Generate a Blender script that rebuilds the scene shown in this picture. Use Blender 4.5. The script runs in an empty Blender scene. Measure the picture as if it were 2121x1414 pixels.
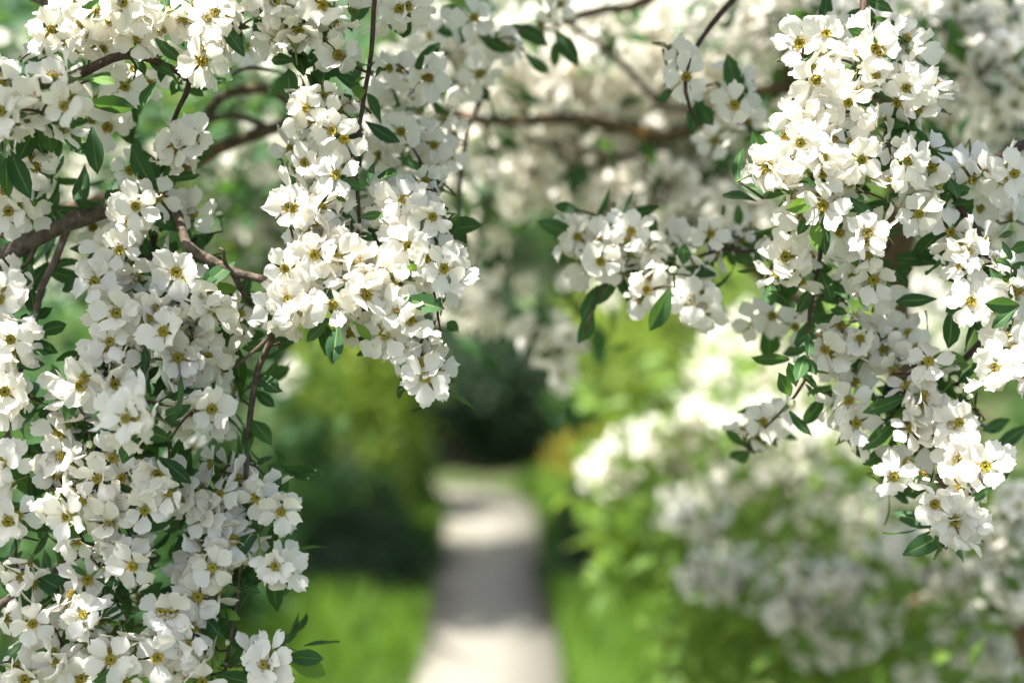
import bpy, math, random
import numpy as np
from mathutils import Vector, Matrix, Quaternion

random.seed(11)
rng = np.random.default_rng(11)
scene = bpy.context.scene
col = scene.collection

# ------------------------------------------------------------------ camera
CAM = Vector((0.0, 0.0, 1.65))
PITCH = 0.0691                      # looking slightly down the path
FOC = 2946.0                        # 50 mm lens, 36 mm sensor, 2121 px wide photograph
FOCUS = 1.03
cam_data = bpy.data.cameras.new('camera')
cam_data.lens = 50.0
cam_data.sensor_width = 36.0
cam_data.clip_start = 0.05
cam_data.clip_end = 400.0
cam_data.dof.use_dof = True
cam_data.dof.focus_distance = FOCUS
cam_data.dof.aperture_fstop = 2.35
cam_data.dof.aperture_blades = 0
cam = bpy.data.objects.new('camera', cam_data)
cam.location = CAM
cam.rotation_euler = (math.pi / 2 - PITCH, 0, 0)
col.objects.link(cam)
scene.camera = cam

# ------------------------------------------------------------------ light
SUN = Vector((-0.40, -0.22, 0.89)).normalized()       # direction towards the sun
elev = math.asin(SUN.z)
azim = math.atan2(SUN.x, SUN.y)                      # clockwise from +Y
world = bpy.data.worlds.new('World')
scene.world = world
world.use_nodes = True
wn = world.node_tree
wn.nodes.clear()
sky = wn.nodes.new('ShaderNodeTexSky')
sky.sky_type = 'NISHITA'
sky.sun_disc = False
sky.sun_elevation = elev
sky.sun_rotation = azim
sky.air_density = 1.0
sky.dust_density = 4.0
bg = wn.nodes.new('ShaderNodeBackground')
bg.inputs['Strength'].default_value = 0.10
wo = wn.nodes.new('ShaderNodeOutputWorld')
wn.links.new(sky.outputs[0], bg.inputs[0])
wn.links.new(bg.outputs[0], wo.inputs[0])

sun_data = bpy.data.lights.new('sun', 'SUN')
sun_data.energy = 5.0
sun_data.angle = math.radians(0.53)
sun_data.color = (1.0, 0.957, 0.885)
sun = bpy.data.objects.new('sun', sun_data)
sun.rotation_euler = (-SUN).to_track_quat('-Z', 'Y').to_euler()
sun.location = SUN * 20
col.objects.link(sun)

scene.view_settings.view_transform = 'Standard'
scene.view_settings.look = 'None'
scene.view_settings.exposure = 1.93
scene.view_settings.gamma = 1.0
scene.view_settings.use_curve_mapping = False
scene.render.engine = 'CYCLES'
scene.cycles.max_bounces = 7
scene.cycles.diffuse_bounces = 4
scene.cycles.glossy_bounces = 2
scene.cycles.transmission_bounces = 5
scene.cycles.use_denoising = True


# ------------------------------------------------------------------ placing
FWD = Vector((0, math.cos(PITCH), -math.sin(PITCH)))
UP = Vector((0, math.sin(PITCH), math.cos(PITCH)))
RIGHT = Vector((1, 0, 0))


def at(px, py, d):
    """point at distance d along the view, seen at photograph pixel px, py"""
    return CAM + FWD * d + RIGHT * ((px - 1060.5) / FOC * d) + UP * (-(py - 707.0) / FOC * d)


# ------------------------------------------------------------------ materials
def new_mat(name):
    m = bpy.data.materials.new(name)
    m.use_nodes = True
    m.node_tree.nodes.clear()
    return m, m.node_tree.nodes, m.node_tree.links


def mixcol(n, l, fac, a, b, mode='MIX'):
    x = n.new('ShaderNodeMix')
    x.data_type = 'RGBA'
    x.blend_type = mode
    for sock, val in ((x.inputs[0], fac), (x.inputs[6], a), (x.inputs[7], b)):
        if hasattr(val, 'links') or isinstance(val, bpy.types.NodeSocket):
            l.new(val, sock)
        elif isinstance(val, (int, float)):
            sock.default_value = val
        else:
            sock.default_value = (*val, 1)
    return x.outputs[2]


def rnd_socket(n, l):
    a = n.new('ShaderNodeAttribute')
    a.attribute_name = 'rnd'
    o = n.new('ShaderNodeObjectInfo')
    s = n.new('ShaderNodeMath')
    s.operation = 'ADD'
    l.new(a.outputs['Fac'], s.inputs[0])
    l.new(o.outputs['Random'], s.inputs[1])
    f = n.new('ShaderNodeMath')
    f.operation = 'FRACT'
    l.new(s.outputs[0], f.inputs[0])
    return f.outputs[0]


def petal_material():
    m, n, l = new_mat('petal_white')
    t = n.new('ShaderNodeAttribute')
    t.attribute_name = 't'
    ramp = n.new('ShaderNodeValToRGB')
    e = ramp.color_ramp.elements
    e[0].position = 0.0
    e[0].color = (0.66, 0.63, 0.33, 1)
    e[1].position = 0.20
    e[1].color = (0.87, 0.858, 0.815, 1)
    l.new(t.outputs['Fac'], ramp.inputs[0])
    r = rnd_socket(n, l)
    warm = mixcol(n, l, r, (1, 1, 1), (1.0, 0.98, 0.945))
    base = mixcol(n, l, 1.0, ramp.outputs[0], warm, 'MULTIPLY')
    # fine veins as relief
    tc = n.new('ShaderNodeTexCoord')
    mp = n.new('ShaderNodeMapping')
    mp.inputs['Scale'].default_value = (90, 900, 90)
    l.new(tc.outputs['Object'], mp.inputs[0])
    nz = n.new('ShaderNodeTexNoise')
    nz.inputs['Scale'].default_value = 1.0
    nz.inputs['Detail'].default_value = 2.0
    l.new(mp.outputs[0], nz.inputs[0])
    bp = n.new('ShaderNodeBump')
    bp.inputs['Strength'].default_value = 0.25
    bp.inputs['Distance'].default_value = 0.0006
    l.new(nz.outputs[0], bp.inputs['Height'])
    p = n.new('ShaderNodeBsdfPrincipled')
    p.inputs['Roughness'].default_value = 0.55
    p.inputs['Specular IOR Level'].default_value = 0.25
    l.new(base, p.inputs['Base Color'])
    l.new(bp.outputs[0], p.inputs['Normal'])
    tr = n.new('ShaderNodeBsdfTranslucent')
    trc = mixcol(n, l, 1.0, base, (1.0, 0.98, 0.93), 'MULTIPLY')
    l.new(trc, tr.inputs[0])
    mx = n.new('ShaderNodeMixShader')
    mx.inputs[0].default_value = 0.5
    l.new(p.outputs[0], mx.inputs[1])
    l.new(tr.outputs[0], mx.inputs[2])
    o = n.new('ShaderNodeOutputMaterial')
    l.new(mx.outputs[0], o.inputs[0])
    return m


def leaf_material(name, dark, light, trans, tfac=0.32, rough=0.6, rib=(0.16, 0.22, 0.07)):
    m, n, l = new_mat(name)
    r = rnd_socket(n, l)
    c = mixcol(n, l, r, dark, light)
    t = n.new('ShaderNodeAttribute')
    t.attribute_name = 'rib'
    c = mixcol(n, l, t.outputs['Fac'], c, rib)
    tc = n.new('ShaderNodeTexCoord')
    nz = n.new('ShaderNodeTexNoise')
    nz.inputs['Scale'].default_value = 220.0
    nz.inputs['Detail'].default_value = 2.0
    l.new(tc.outputs['Object'], nz.inputs[0])
    bp = n.new('ShaderNodeBump')
    bp.inputs['Strength'].default_value = 0.2
    bp.inputs['Distance'].default_value = 0.001
    l.new(nz.outputs[0], bp.inputs['Height'])
    p = n.new('ShaderNodeBsdfPrincipled')
    p.inputs['Roughness'].default_value = rough
    p.inputs['Specular IOR Level'].default_value = 0.22
    l.new(c, p.inputs['Base Color'])
    l.new(bp.outputs[0], p.inputs['Normal'])
    tr = n.new('ShaderNodeBsdfTranslucent')
    tcx = mixcol(n, l, r, tuple(x * 0.8 for x in trans), tuple(x * 1.2 for x in trans))
    l.new(tcx, tr.inputs[0])
    mx = n.new('ShaderNodeMixShader')
    mx.inputs[0].default_value = tfac
    l.new(p.outputs[0], mx.inputs[1])
    l.new(tr.outputs[0], mx.inputs[2])
    o = n.new('ShaderNodeOutputMaterial')
    l.new(mx.outputs[0], o.inputs[0])
    return m


def plain_material(name, a, b, scale=40.0, rough=0.7, bump=0.3, dist=0.002, third=None, stretch=(1, 1, 1)):
    m, n, l = new_mat(name)
    tc = n.new('ShaderNodeTexCoord')
    mp = n.new('ShaderNodeMapping')
    mp.inputs['Scale'].default_value = stretch
    l.new(tc.outputs['Object'], mp.inputs[0])
    nz = n.new('ShaderNodeTexNoise')
    nz.inputs['Scale'].default_value = scale
    nz.inputs['Detail'].default_value = 6.0
    l.new(mp.outputs[0], nz.inputs[0])
    rp = n.new('ShaderNodeValToRGB')
    rp.color_ramp.elements[0].position = 0.35
    rp.color_ramp.elements[1].position = 0.65
    rp.color_ramp.elements[0].color = (*a, 1)
    rp.color_ramp.elements[1].color = (*b, 1)
    l.new(nz.outputs[0], rp.inputs[0])
    c = rp.outputs[0]
    if third:
        n2 = n.new('ShaderNodeTexNoise')
        n2.inputs['Scale'].default_value = scale * 0.22
        n2.inputs['Detail'].default_value = 3.0
        l.new(tc.outputs['Object'], n2.inputs[0])
        r2 = n.new('ShaderNodeValToRGB')
        r2.color_ramp.elements[0].position = 0.55
        r2.color_ramp.elements[1].position = 0.66
        l.new(n2.outputs[0], r2.inputs[0])
        c = mixcol(n, l, r2.outputs[0], c, third)
    p = n.new('ShaderNodeBsdfPrincipled')
    p.inputs['Roughness'].default_value = rough
    p.inputs['Specular IOR Level'].default_value = 0.25
    l.new(c, p.inputs['Base Color'])
    bp = n.new('ShaderNodeBump')
    bp.inputs['Strength'].default_value = bump
    bp.inputs['Distance'].default_value = dist
    l.new(nz.outputs[0], bp.inputs['Height'])
    l.new(bp.outputs[0], p.inputs['Normal'])
    o = n.new('ShaderNodeOutputMaterial')
    l.new(p.outputs[0], o.inputs[0])
    return m


M_PETAL = petal_material()
M_LEAF = leaf_material('leaf_dark_green', (0.022, 0.070, 0.028), (0.040, 0.105, 0.034), (0.10, 0.22, 0.03))
M_YOUNG = leaf_material('leaf_fresh_green', (0.09, 0.19, 0.03), (0.13, 0.24, 0.04), (0.25, 0.42, 0.05), tfac=0.4)
M_CUP = plain_material('flower_cup_yellow', (0.29, 0.25, 0.012), (0.42, 0.37, 0.03), 900, 0.6, 0.1)
M_STAMEN = plain_material('stamen_ochre', (0.36, 0.25, 0.03), (0.50, 0.38, 0.08), 1500, 0.6, 0.1)
M_ANTHER = plain_material('anther_brown', (0.24, 0.15, 0.03), (0.44, 0.31, 0.07), 1200, 0.7, 0.1)
M_STEM = plain_material('stem_green', (0.09, 0.15, 0.035), (0.14, 0.20, 0.06), 300, 0.6, 0.2)
M_TWIG = plain_material('twig_red_brown', (0.035, 0.020, 0.014), (0.075, 0.045, 0.030), 260, 0.65, 0.5, stretch=(1, 1, .3))
M_BARK = plain_material('bark_grey_brown', (0.055, 0.041, 0.030), (0.12, 0.093, 0.070), 150, 0.8, 0.8, 0.004)
M_LICHEN = plain_material('bark_lichen', (0.055, 0.038, 0.022), (0.115, 0.08, 0.045), 90, 0.8, 0.8, 0.004, third=(0.17, 0.095, 0.025))
M_PATH = plain_material('path_pale_gravel', (0.132, 0.127, 0.105), (0.190, 0.180, 0.150), 60, 0.85, 0.4, 0.004, third=(0.158, 0.150, 0.125))
M_SOIL = plain_material('ground_soil_green', (0.035, 0.05, 0.018), (0.06, 0.075, 0.025), 9, 0.9, 0.5, 0.02, third=(0.075, 0.05, 0.03))
M_FOL = {
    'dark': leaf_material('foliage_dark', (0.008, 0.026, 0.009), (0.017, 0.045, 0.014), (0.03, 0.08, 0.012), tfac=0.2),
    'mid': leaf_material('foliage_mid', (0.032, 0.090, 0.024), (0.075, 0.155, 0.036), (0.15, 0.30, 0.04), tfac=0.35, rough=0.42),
    'light': leaf_material('foliage_light', (0.075, 0.148, 0.026), (0.13, 0.210, 0.040), (0.28, 0.42, 0.045), tfac=0.42, rough=0.42),
    'lime': leaf_material('foliage_lime', (0.11, 0.175, 0.024), (0.165, 0.235, 0.034), (0.40, 0.52, 0.05), tfac=0.46, rough=0.42),
    'yellow': leaf_material('foliage_yellow', (0.17, 0.17, 0.02), (0.24, 0.21, 0.03), (0.40, 0.38, 0.04), tfac=0.4),
}
M_GRASS = leaf_material('grass_blades', (0.055, 0.125, 0.018), (0.11, 0.19, 0.025), (0.22, 0.38, 0.03), tfac=0.4)


# ------------------------------------------------------------------ mesh helpers
def mesh_arrays(name, V, F, mats, mat_idx=None, attrs=None, smooth=True):
    """V (n,3), F list of index arrays all of one width (m,k)"""
    me = bpy.data.meshes.new(name)
    V = np.asarray(V, dtype=np.float32)
    F = np.asarray(F, dtype=np.int32)
    m, k = F.shape
    me.vertices.add(len(V))
    me.vertices.foreach_set('co', V.ravel())
    me.loops.add(m * k)
    me.loops.foreach_set('vertex_index', F.ravel())
    me.polygons.add(m)
    me.polygons.foreach_set('loop_start', np.arange(0, m * k, k, dtype=np.int32))
    try:
        me.polygons.foreach_set('loop_total', np.full(m, k, dtype=np.int32))
    except Exception:
        pass
    if smooth:
        me.polygons.foreach_set('use_smooth', np.ones(m, dtype=bool))
    for mt in mats:
        me.materials.append(mt)
    if mat_idx is not None:
        me.polygons.foreach_set('material_index', np.asarray(mat_idx, dtype=np.int32))
    for an, av in (attrs or {}).items():
        a = me.attributes.new(an, 'FLOAT', 'POINT')
        a.data.foreach_set('value', np.asarray(av, dtype=np.float32))
    me.update()
    me.validate()
    return me


class Tpl:
    """a small piece of geometry (quads; a triangle repeats its last corner never: all quads)"""
    def __init__(self):
        self.V = np.zeros((0, 3)); self.F = np.zeros((0, 4), int)
        self.M = np.zeros(0, int); self.T = np.zeros(0); self.R = np.zeros(0)

    def add(self, V, F, mat=0, t=None, rib=None, mtx=None):
        V = np.asarray(V, float); F = np.asarray(F, int)
        if mtx is not None:
            A = np.array(mtx)
            V = V @ A[:3, :3].T + A[:3, 3]
        self.F = np.vstack([self.F, F + len(self.V)])
        self.V = np.vstack([self.V, V])
        self.M = np.concatenate([self.M, np.full(len(F), mat) if np.isscalar(mat) else np.asarray(mat)])
        self.T = np.concatenate([self.T, np.ones(len(V)) if t is None else t])
        self.R = np.concatenate([self.R, np.zeros(len(V)) if rib is None else rib])
        return self

    def mesh(self, name, mats):
        return mesh_arrays(name, self.V, self.F, mats, self.M, {'t': self.T, 'rib': self.R})


def scatter_mesh(name, tpls, mtxs, mats, which=None):
    """one mesh of many copies of templates (stuff)"""
    Vs, Fs, Ms, Ts, Rs, Ns = [], [], [], [], [], []
    off = 0
    mtxs = np.asarray(mtxs)
    if which is None:
        which = rng.integers(0, len(tpls), len(mtxs))
    for k, tp in enumerate(tpls):
        sel = mtxs[which == k]
        if not len(sel):
            continue
        nv = len(tp.V)
        P = np.einsum('nij,vj->nvi', sel[:, :3, :3], tp.V) + sel[:, None, :3, 3]
        Vs.append(P.reshape(-1, 3))
        Fs.append((tp.F[None] + (np.arange(len(sel)) * nv)[:, None, None] + off).reshape(-1, 4))
        Ms.append(np.tile(tp.M, len(sel)))
        Ts.append(np.tile(tp.T, len(sel)))
        Rs.append(np.tile(tp.R, len(sel)))
        Ns.append(np.repeat(rng.random(len(sel)), nv))
        off += nv * len(sel)
    return mesh_arrays(name, np.vstack(Vs), np.vstack(Fs), mats, np.concatenate(Ms),
                       {'t': np.concatenate(Ts), 'rib': np.concatenate(Rs), 'rnd': np.concatenate(Ns)})


def rot_mats(n):
    """n random rotations"""
    q = rng.normal(size=(n, 4))
    q /= np.linalg.norm(q, axis=1)[:, None]
    w, x, y, z = q.T
    R = np.empty((n, 3, 3))
    R[:, 0, 0] = 1 - 2 * (y * y + z * z); R[:, 0, 1] = 2 * (x * y - z * w); R[:, 0, 2] = 2 * (x * z + y * w)
    R[:, 1, 0] = 2 * (x * y + z * w); R[:, 1, 1] = 1 - 2 * (x * x + z * z); R[:, 1, 2] = 2 * (y * z - x * w)
    R[:, 2, 0] = 2 * (x * z - y * w); R[:, 2, 1] = 2 * (y * z + x * w); R[:, 2, 2] = 1 - 2 * (x * x + y * y)
    return R


def place_mats(P, scale, R=None):
    P = np.asarray(P); n = len(P)
    A = np.zeros((n, 4, 4))
    R = rot_mats(n) if R is None else R
    A[:, :3, :3] = R * np.asarray(scale).reshape(-1, 1, 1)
    A[:, :3, 3] = P
    A[:, 3, 3] = 1
    return A


def frames_facing(N, spin=None):
    """rotations whose Z axis points along N, with random spin"""
    N = np.asarray(N, float); N = N / np.linalg.norm(N, axis=1)[:, None]
    h = np.where(np.abs(N[:, 2:3]) > 0.9, np.array([[1.0, 0, 0]]), np.array([[0, 0, 1.0]]))
    X = np.cross(h, N); X /= np.linalg.norm(X, axis=1)[:, None]
    Y = np.cross(N, X)
    a = rng.random(len(N)) * 6.283 if spin is None else spin
    c, s = np.cos(a)[:, None], np.sin(a)[:, None]
    return np.stack([X * c + Y * s, -X * s + Y * c, N], axis=2)


def smooth_path(P, R, step=0.02):
    """Catmull-Rom through points with radii"""
    P = [np.array(p, float) for p in P]
    if len(P) == 2:
        P = [P[0], (P[0] + P[1]) / 2, P[1]]; R = [R[0], (R[0] + R[1]) / 2, R[1]]
    Q = [2 * P[0] - P[1]] + P + [2 * P[-1] - P[-2]]
    out, rad = [], []
    for i in range(1, len(Q) - 2):
        p0, p1, p2, p3 = Q[i - 1:i + 3]
        n = max(2, int(np.linalg.norm(p2 - p1) / step))
        for k in range(n):
            t = k / n
            out.append(0.5 * ((2 * p1) + (-p0 + p2) * t + (2 * p0 - 5 * p1 + 4 * p2 - p3) * t * t + (-p0 + 3 * p1 - 3 * p2 + p3) * t ** 3))
            rad.append(R[i - 1] * (1 - t) + R[i] * t)
    out.append(P[-1]); rad.append(R[-1])
    return np.array(out), np.array(rad)


def tube_arrays(P, R, sides=8, knob=0.0):
    P = np.asarray(P, float); n = len(P)
    T = np.gradient(P, axis=0)
    T /= np.linalg.norm(T, axis=1)[:, None] + 1e-12
    up = np.array([0.0, 0, 1]) if abs(T[0, 2]) < 0.9 else np.array([1.0, 0, 0])
    u = np.cross(T[0], up); u /= np.linalg.norm(u)
    V = []
    for i in range(n):
        u = u - T[i] * u.dot(T[i]); u /= np.linalg.norm(u)
        w = np.cross(T[i], u)
        a = np.arange(sides) * 2 * math.pi / sides
        r = R[i] * (1 + knob * rng.normal(size=sides) * 0.5 + knob * rng.normal() * 0.8)
        V.append(P[i] + np.outer(np.cos(a) * r, u) + np.outer(np.sin(a) * r, w))
    V = np.vstack(V)
    F = []
    for i in range(n - 1):
        for k in range(sides):
            k2 = (k + 1) % sides
            F.append((i * sides + k, i * sides + k2, (i + 1) * sides + k2, (i + 1) * sides + k))
    # close both ends
    for base, c in ((0, P[0]), ((n - 1) * sides, P[-1])):
        ci = len(V)
        V = np.vstack([V, c[None]])
        for k in range(0, sides, 2):
            F.append((base + k, base + (k + 1) % sides, base + (k + 2) % sides, ci))
    return V, np.array(F)


def link(name, me, parent=None):
    o = bpy.data.objects.new(name, me)
    col.objects.link(o)
    if parent is not None:
        o.parent = parent
    return o


def thing(name, label, cat, loc, group=None):
    o = bpy.data.objects.new(name, None)
    o.empty_display_size = 0.1
    o.location = loc
    o['label'] = label
    o['category'] = cat
    if group:
        o['group'] = group
    col.objects.link(o)
    return o


# ------------------------------------------------------------------ petals, flowers and leaves
def petal_tpl(seed, nc=6, nr=5, L=0.0166, W=0.0073):
    r = np.random.default_rng(seed)
    L = L * r.uniform(0.86, 1.10); W = W * r.uniform(0.84, 1.14)
    vs = np.interp(np.linspace(0, 1, nr), [0, .2, .4, .6, .8, 1], [0, .20, .44, .68, .88, 1.0])
    prof = np.interp(vs, [0, .12, .24, .44, .62, .76, .88, 1.0], [.13, .20, .42, .84, 1.0, .99, .80, .40])
    us = np.linspace(-1, 1, nc)
    notch = r.normal(0, 0.045, nc)
    notch[0] = -0.03; notch[-1] = -0.03
    if r.random() < 0.6:
        notch[nc // 2] -= r.uniform(0.05, 0.14)
    ph, ph2 = r.uniform(0, 6.28, 2)
    cup = r.uniform(-22, 52)
    curl = r.uniform(-0.38, 0.34)
    wav = r.uniform(0.03, 0.13)
    skew = r.uniform(-.10, .10)
    V, T = [], []
    for j, v in enumerate(vs):
        for i, u in enumerate(us):
            w = W * prof[j] * (1 + 0.05 * math.sin(ph2 + 7 * v + 2 * u))
            y = w * u + skew * L * v * v
            x = L * v - 0.10 * L * u * u * v ** 4 + (notch[i] * L if j == nr - 1 else 0.0)
            z = cup * (w * u) ** 2 + curl * L * v * v + wav * L * math.sin(2.6 * u + ph) * v * v + 0.02 * L * math.sin(5 * u + ph2) * v ** 3
            V.append((x, y, z)); T.append(v)
    F = [(j * nc + i, j * nc + i + 1, (j + 1) * nc + i + 1, (j + 1) * nc + i) for j in range(nr - 1) for i in range(nc - 1)]
    return np.array(V), np.array(F), np.array(T)


PETALS = [petal_tpl(100 + k, 6, 6) for k in range(28)]
PETAL_MESH = []
for V, F, T in PETALS:
    PETAL_MESH.append(Tpl().add(V, F, 0, T).mesh('petal', [M_PETAL]))


def petal_pose(r, tilt, k):
    """matrix of petal k of five in its flower"""
    a = math.radians(72 * k + r.uniform(-15, 15))
    return (Matrix.Rotation(a, 4, 'Z') @ Matrix.Translation((0.0026, 0, 0.0007 * (k % 2)))
            @ Matrix.Rotation(-math.radians(tilt + r.uniform(-18, 18)), 4, 'Y')
            @ Matrix.Rotation(math.radians(r.uniform(-24, 24)), 4, 'X')
            @ Matrix.Scale(r.uniform(0.92, 1.08), 4))


def disc(r0, z0, r1, z1, sides=8):
    a = np.arange(sides) * 2 * math.pi / sides
    V = np.vstack([np.c_[np.cos(a) * r0, np.sin(a) * r0, np.full(sides, z0)], np.c_[np.cos(a) * r1, np.sin(a) * r1, np.full(sides, z1)]])
    F = [(k, (k + 1) % sides, sides + (k + 1) % sides, sides + k) for k in range(sides)]
    return V, np.array(F)


def centre_tpl(seed, fine=True):
    """cup, stamens, pistil, calyx and stalk of a flower; materials 0 cup 1 stamen 2 anther 3 stem"""
    r = np.random.default_rng(seed)
    tp = Tpl()
    tp.add(*disc(0.0002, 0.0000, 0.0024, 0.0002), 0)
    tp.add(*disc(0.0024, 0.0002, 0.0031, 0.0013), 0)
    tp.add(*disc(0.0031, 0.0012, 0.0024, -0.0016), 3)
    tp.add(*disc(0.0024, -0.0016, 0.0007, -0.0042, 6), 3)
    tp.add(*disc(0.0007, -0.0042, 0.0006, -0.0150, 6), 3)
    tp.add(*disc(0.0008, 0.0, 0.0006, 0.0022, 5), 3)
    ns = 17 if fine else 7
    for k in range(ns):
        a = 2 * math.pi * k / ns + r.uniform(-.12, .12)
        rr = r.uniform(0.0021, 0.0030)
        lean = r.uniform(-0.0009, 0.0011)
        h = r.uniform(0.0024, 0.0042)
        b = np.array([math.cos(a) * rr, math.sin(a) * rr, 0.0008])
        t = np.array([math.cos(a) * (rr + lean), math.sin(a) * (rr + lean), h])
        d = 0.00022 if fine else 0.0004
        s = np.array([-math.sin(a), math.cos(a), 0]) * d
        q = np.array([math.cos(a), math.sin(a), 0]) * d
        tp.add([b - s, b + s, t + s, t - s, b - q, b + q, t + q, t - q], [(0, 1, 2, 3), (4, 5, 6, 7)], 1)
        e = 0.00052 if fine else 0.0008
        c = t
        A = np.array([c + (e, 0, 0), c + (0, e, 0), c + (-e, 0, 0), c + (0, -e, 0), c + (0, 0, e), c - (0, 0, e)])
        tp.add(np.vstack([A, A[4:5], A[5:6]]), [(0, 1, 4, 6), (2, 3, 4, 6), (1, 2, 4, 6), (3, 0, 4, 6), (1, 0, 5, 7), (3, 2, 5, 7)], 2)
    tp.V[:, :2] *= 1.22
    tp.V[:, 2] *= 1.05
    return tp


CENTRE_MATS = [M_CUP, M_STAMEN, M_ANTHER, M_STEM]
CENTRES = [centre_tpl(40 + k) for k in range(5)]
CENTRE_MESH = [c.mesh('flower', CENTRE_MATS) for c in CENTRES]

# whole flowers in one mesh, for those that show too small or blurred to pick the petals apart
FLOWER_TPL = []
for s in range(8):
    r = random.Random(500 + s)
    tp = Tpl()
    tilt = r.uniform(2, 42)
    for k in range(5):
        V, F, T = petal_tpl(900 + s * 7 + k, 4, 5)
        tp.add(V, F, 0, T, mtx=petal_pose(r, tilt, k))
    c = centre_tpl(70 + s, False)
    tp.add(c.V, c.F, c.M + 1)
    FLOWER_TPL.append(tp)
FLOWER_MATS = [M_PETAL] + CENTRE_MATS
FLOWER_MESH = [t.mesh('flower', FLOWER_MATS) for t in FLOWER_TPL]
# the farthest ones: petals only
FAR_FLOWER = []
for s in range(5):
    r = random.Random(700 + s)
    tp = Tpl()
    tilt = r.uniform(5, 45)
    for k in range(5):
        V, F, T = petal_tpl(300 + s * 7 + k, 3, 4)
        tp.add(V, F, 0, T, mtx=petal_pose(r, tilt, k))
    FAR_FLOWER.append(tp)


def leaf_tpl(seed, L=0.034, W=0.0066, nr=6, bend=None):
    r = np.random.default_rng(seed)
    W = W * r.uniform(0.85, 1.2)
    b = r.uniform(-0.35, 0.10) if bend is None else bend
    fold = r.uniform(0.10, 0.45)
    cols = np.array([-1, -0.10, -0.045, 0.045, 0.10, 1.0])
    V, rb = [], []
    vs = np.linspace(0, 1, nr)
    prof = np.interp(vs, [0, .08, .2, .4, .62, .82, .94, 1], [.10, .14, .48, .86, 1.0, .74, .40, .05])
    ph = r.uniform(0, 6.28)
    for j, v in enumerate(vs):
        for u in cols:
            w = max(W * prof[j], 0.0004)
            y = w * u
            V.append((L * v, y + r.normal(0, 0.00015), abs(y) * fold + b * L * v * v + 0.03 * L * math.sin(4 * v + ph) * u))
            rb.append(1.0 if abs(u) < 0.06 else 0.0)
    n = len(cols)
    F = [(j * n + i, j * n + i + 1, (j + 1) * n + i + 1, (j + 1) * n + i) for j in range(nr - 1) for i in range(n - 1)]
    return Tpl().add(V, F, 0, None, np.array(rb))


LEAF_TPL = [leaf_tpl(20 + k) for k in range(9)]
LEAF_MESH = [t.mesh('leaf', [M_LEAF]) for t in LEAF_TPL]
YOUNG_MESH = [t.mesh('leaf', [M_YOUNG]) for t in LEAF_TPL[:5]]


def far_leaf(L, W, fold=0.25):
    V = [(0, 0, 0), (L * .45, -W, fold * W), (L, 0, -0.12 * L), (L * .45, W, fold * W), (L * .45, 0, 0)]
    return Tpl().add(V, [(0, 1, 2, 4), (0, 4, 2, 3)], 0)


FAR_LEAF = [far_leaf(1.0, .20), far_leaf(1.0, .27), far_leaf(1.0, .16)]


def bud_tpl():
    tp = Tpl()
    prof = [(-1.0, .30), (-.55, .80), (0, 1.0), (.55, .80), (.95, .22)]
    for (z0, r0), (z1, r1) in zip(prof, prof[1:]):
        tp.add(*disc(r0 * .0033, z0 * .0036, r1 * .0033, z1 * .0036, 6), 1 if z0 < -.5 else 0)
    tp.add(*disc(.0007, -.0140, .0010, -.0034, 5), 1)
    return tp


M_BUD = plain_material('bud_cream_green', (0.52, 0.56, 0.32), (0.70, 0.70, 0.50), 200, 0.55, 0.1)
BUD_MESH = bud_tpl().mesh('bud', [M_BUD, M_STEM])
# round unopened buds: x, y, centimetres behind focus
LEFT_BUDS = [(186, 920, 1), (200, 918, 1), (220, 917, 1.5), (218, 928, 1.5), (231, 928, 1.5), (560, 690, 3), (455, 445, 6), (140, 865, 2), (310, 915, 2), (95, 1005, 2), (520, 1085, 3), (300, 1200, 3), (470, 1330, 3)]
UPPER_BUDS = [(816, 588, 1), (352, 150, 3), (330, 130, 3), (742, 205, 2), (750, 215, 2), (700, 640, 1), (930, 605, 1), (715, 440, 2), (640, 60, 2)]
RIGHT_BUDS = [(1976, 785, 4), (2009, 822, 4), (1821, 835, 5), (1830, 860, 5), (1994, 800, 4), (1985, 808, 4), (1740, 300, 2), (1830, 240, 2), (1650, 745, 3), (1684, 765, 3), (1640, 835, 4), (2090, 530, 2), (1395, 560, 6)]

# ------------------------------------------------------------------ the setting: ground, path, grass
def slab(name, V, F, mat, kind='structure'):
    me = mesh_arrays(name, V, F, [mat], smooth=False)
    o = link(name, me)
    o['kind'] = kind
    return o


G = 80.0
slab('ground', [(-G, -G, 0), (G, -G, 0), (G, G, 0), (-G, G, 0)], [(0, 1, 2, 3)], M_SOIL)

# the path runs away from the camera and bends to the left where the dark trees stand
PATH_C = [(0.02, -3), (-0.02, 1), (-0.055, 3), (-0.085, 5.4), (-0.105, 7), (-0.12, 8.2), (-0.15, 8.75), (-0.30, 9.22), (-0.7, 9.45), (-1.6, 9.5), (-6, 9.6)]
PATH_W = [0.29, .29, .285, .275, .275, .275, .28, .30, .30, .30, .30]
pc, pw = smooth_path([(x, y, 0) for x, y in PATH_C], PATH_W, 0.12)
tg = np.gradient(pc, axis=0); tg /= np.linalg.norm(tg, axis=1)[:, None]
nm = np.c_[-tg[:, 1], tg[:, 0], np.zeros(len(pc))]
jl = 0.014 * np.convolve(rng.normal(size=len(pc)), np.ones(4) / 2, 'same')
jr = 0.014 * np.convolve(rng.normal(size=len(pc)), np.ones(4) / 2, 'same')
Lp = pc + nm * (pw + jl)[:, None]; Rp = pc - nm * (pw + jr)[:, None]
n = len(pc)
V = np.vstack([Lp + (0, 0, .012), Rp + (0, 0, .012), Lp + (0, 0, -.05), Rp + (0, 0, -.05)])
F = []
for i in range(n - 1):
    F += [(n + i, n + i + 1, i + 1, i), (i, i + 1, 2 * n + i + 1, 2 * n + i), (3 * n + i, 3 * n + i + 1, n + i + 1, n + i)]
slab('path', V, F, M_PATH)

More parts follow.
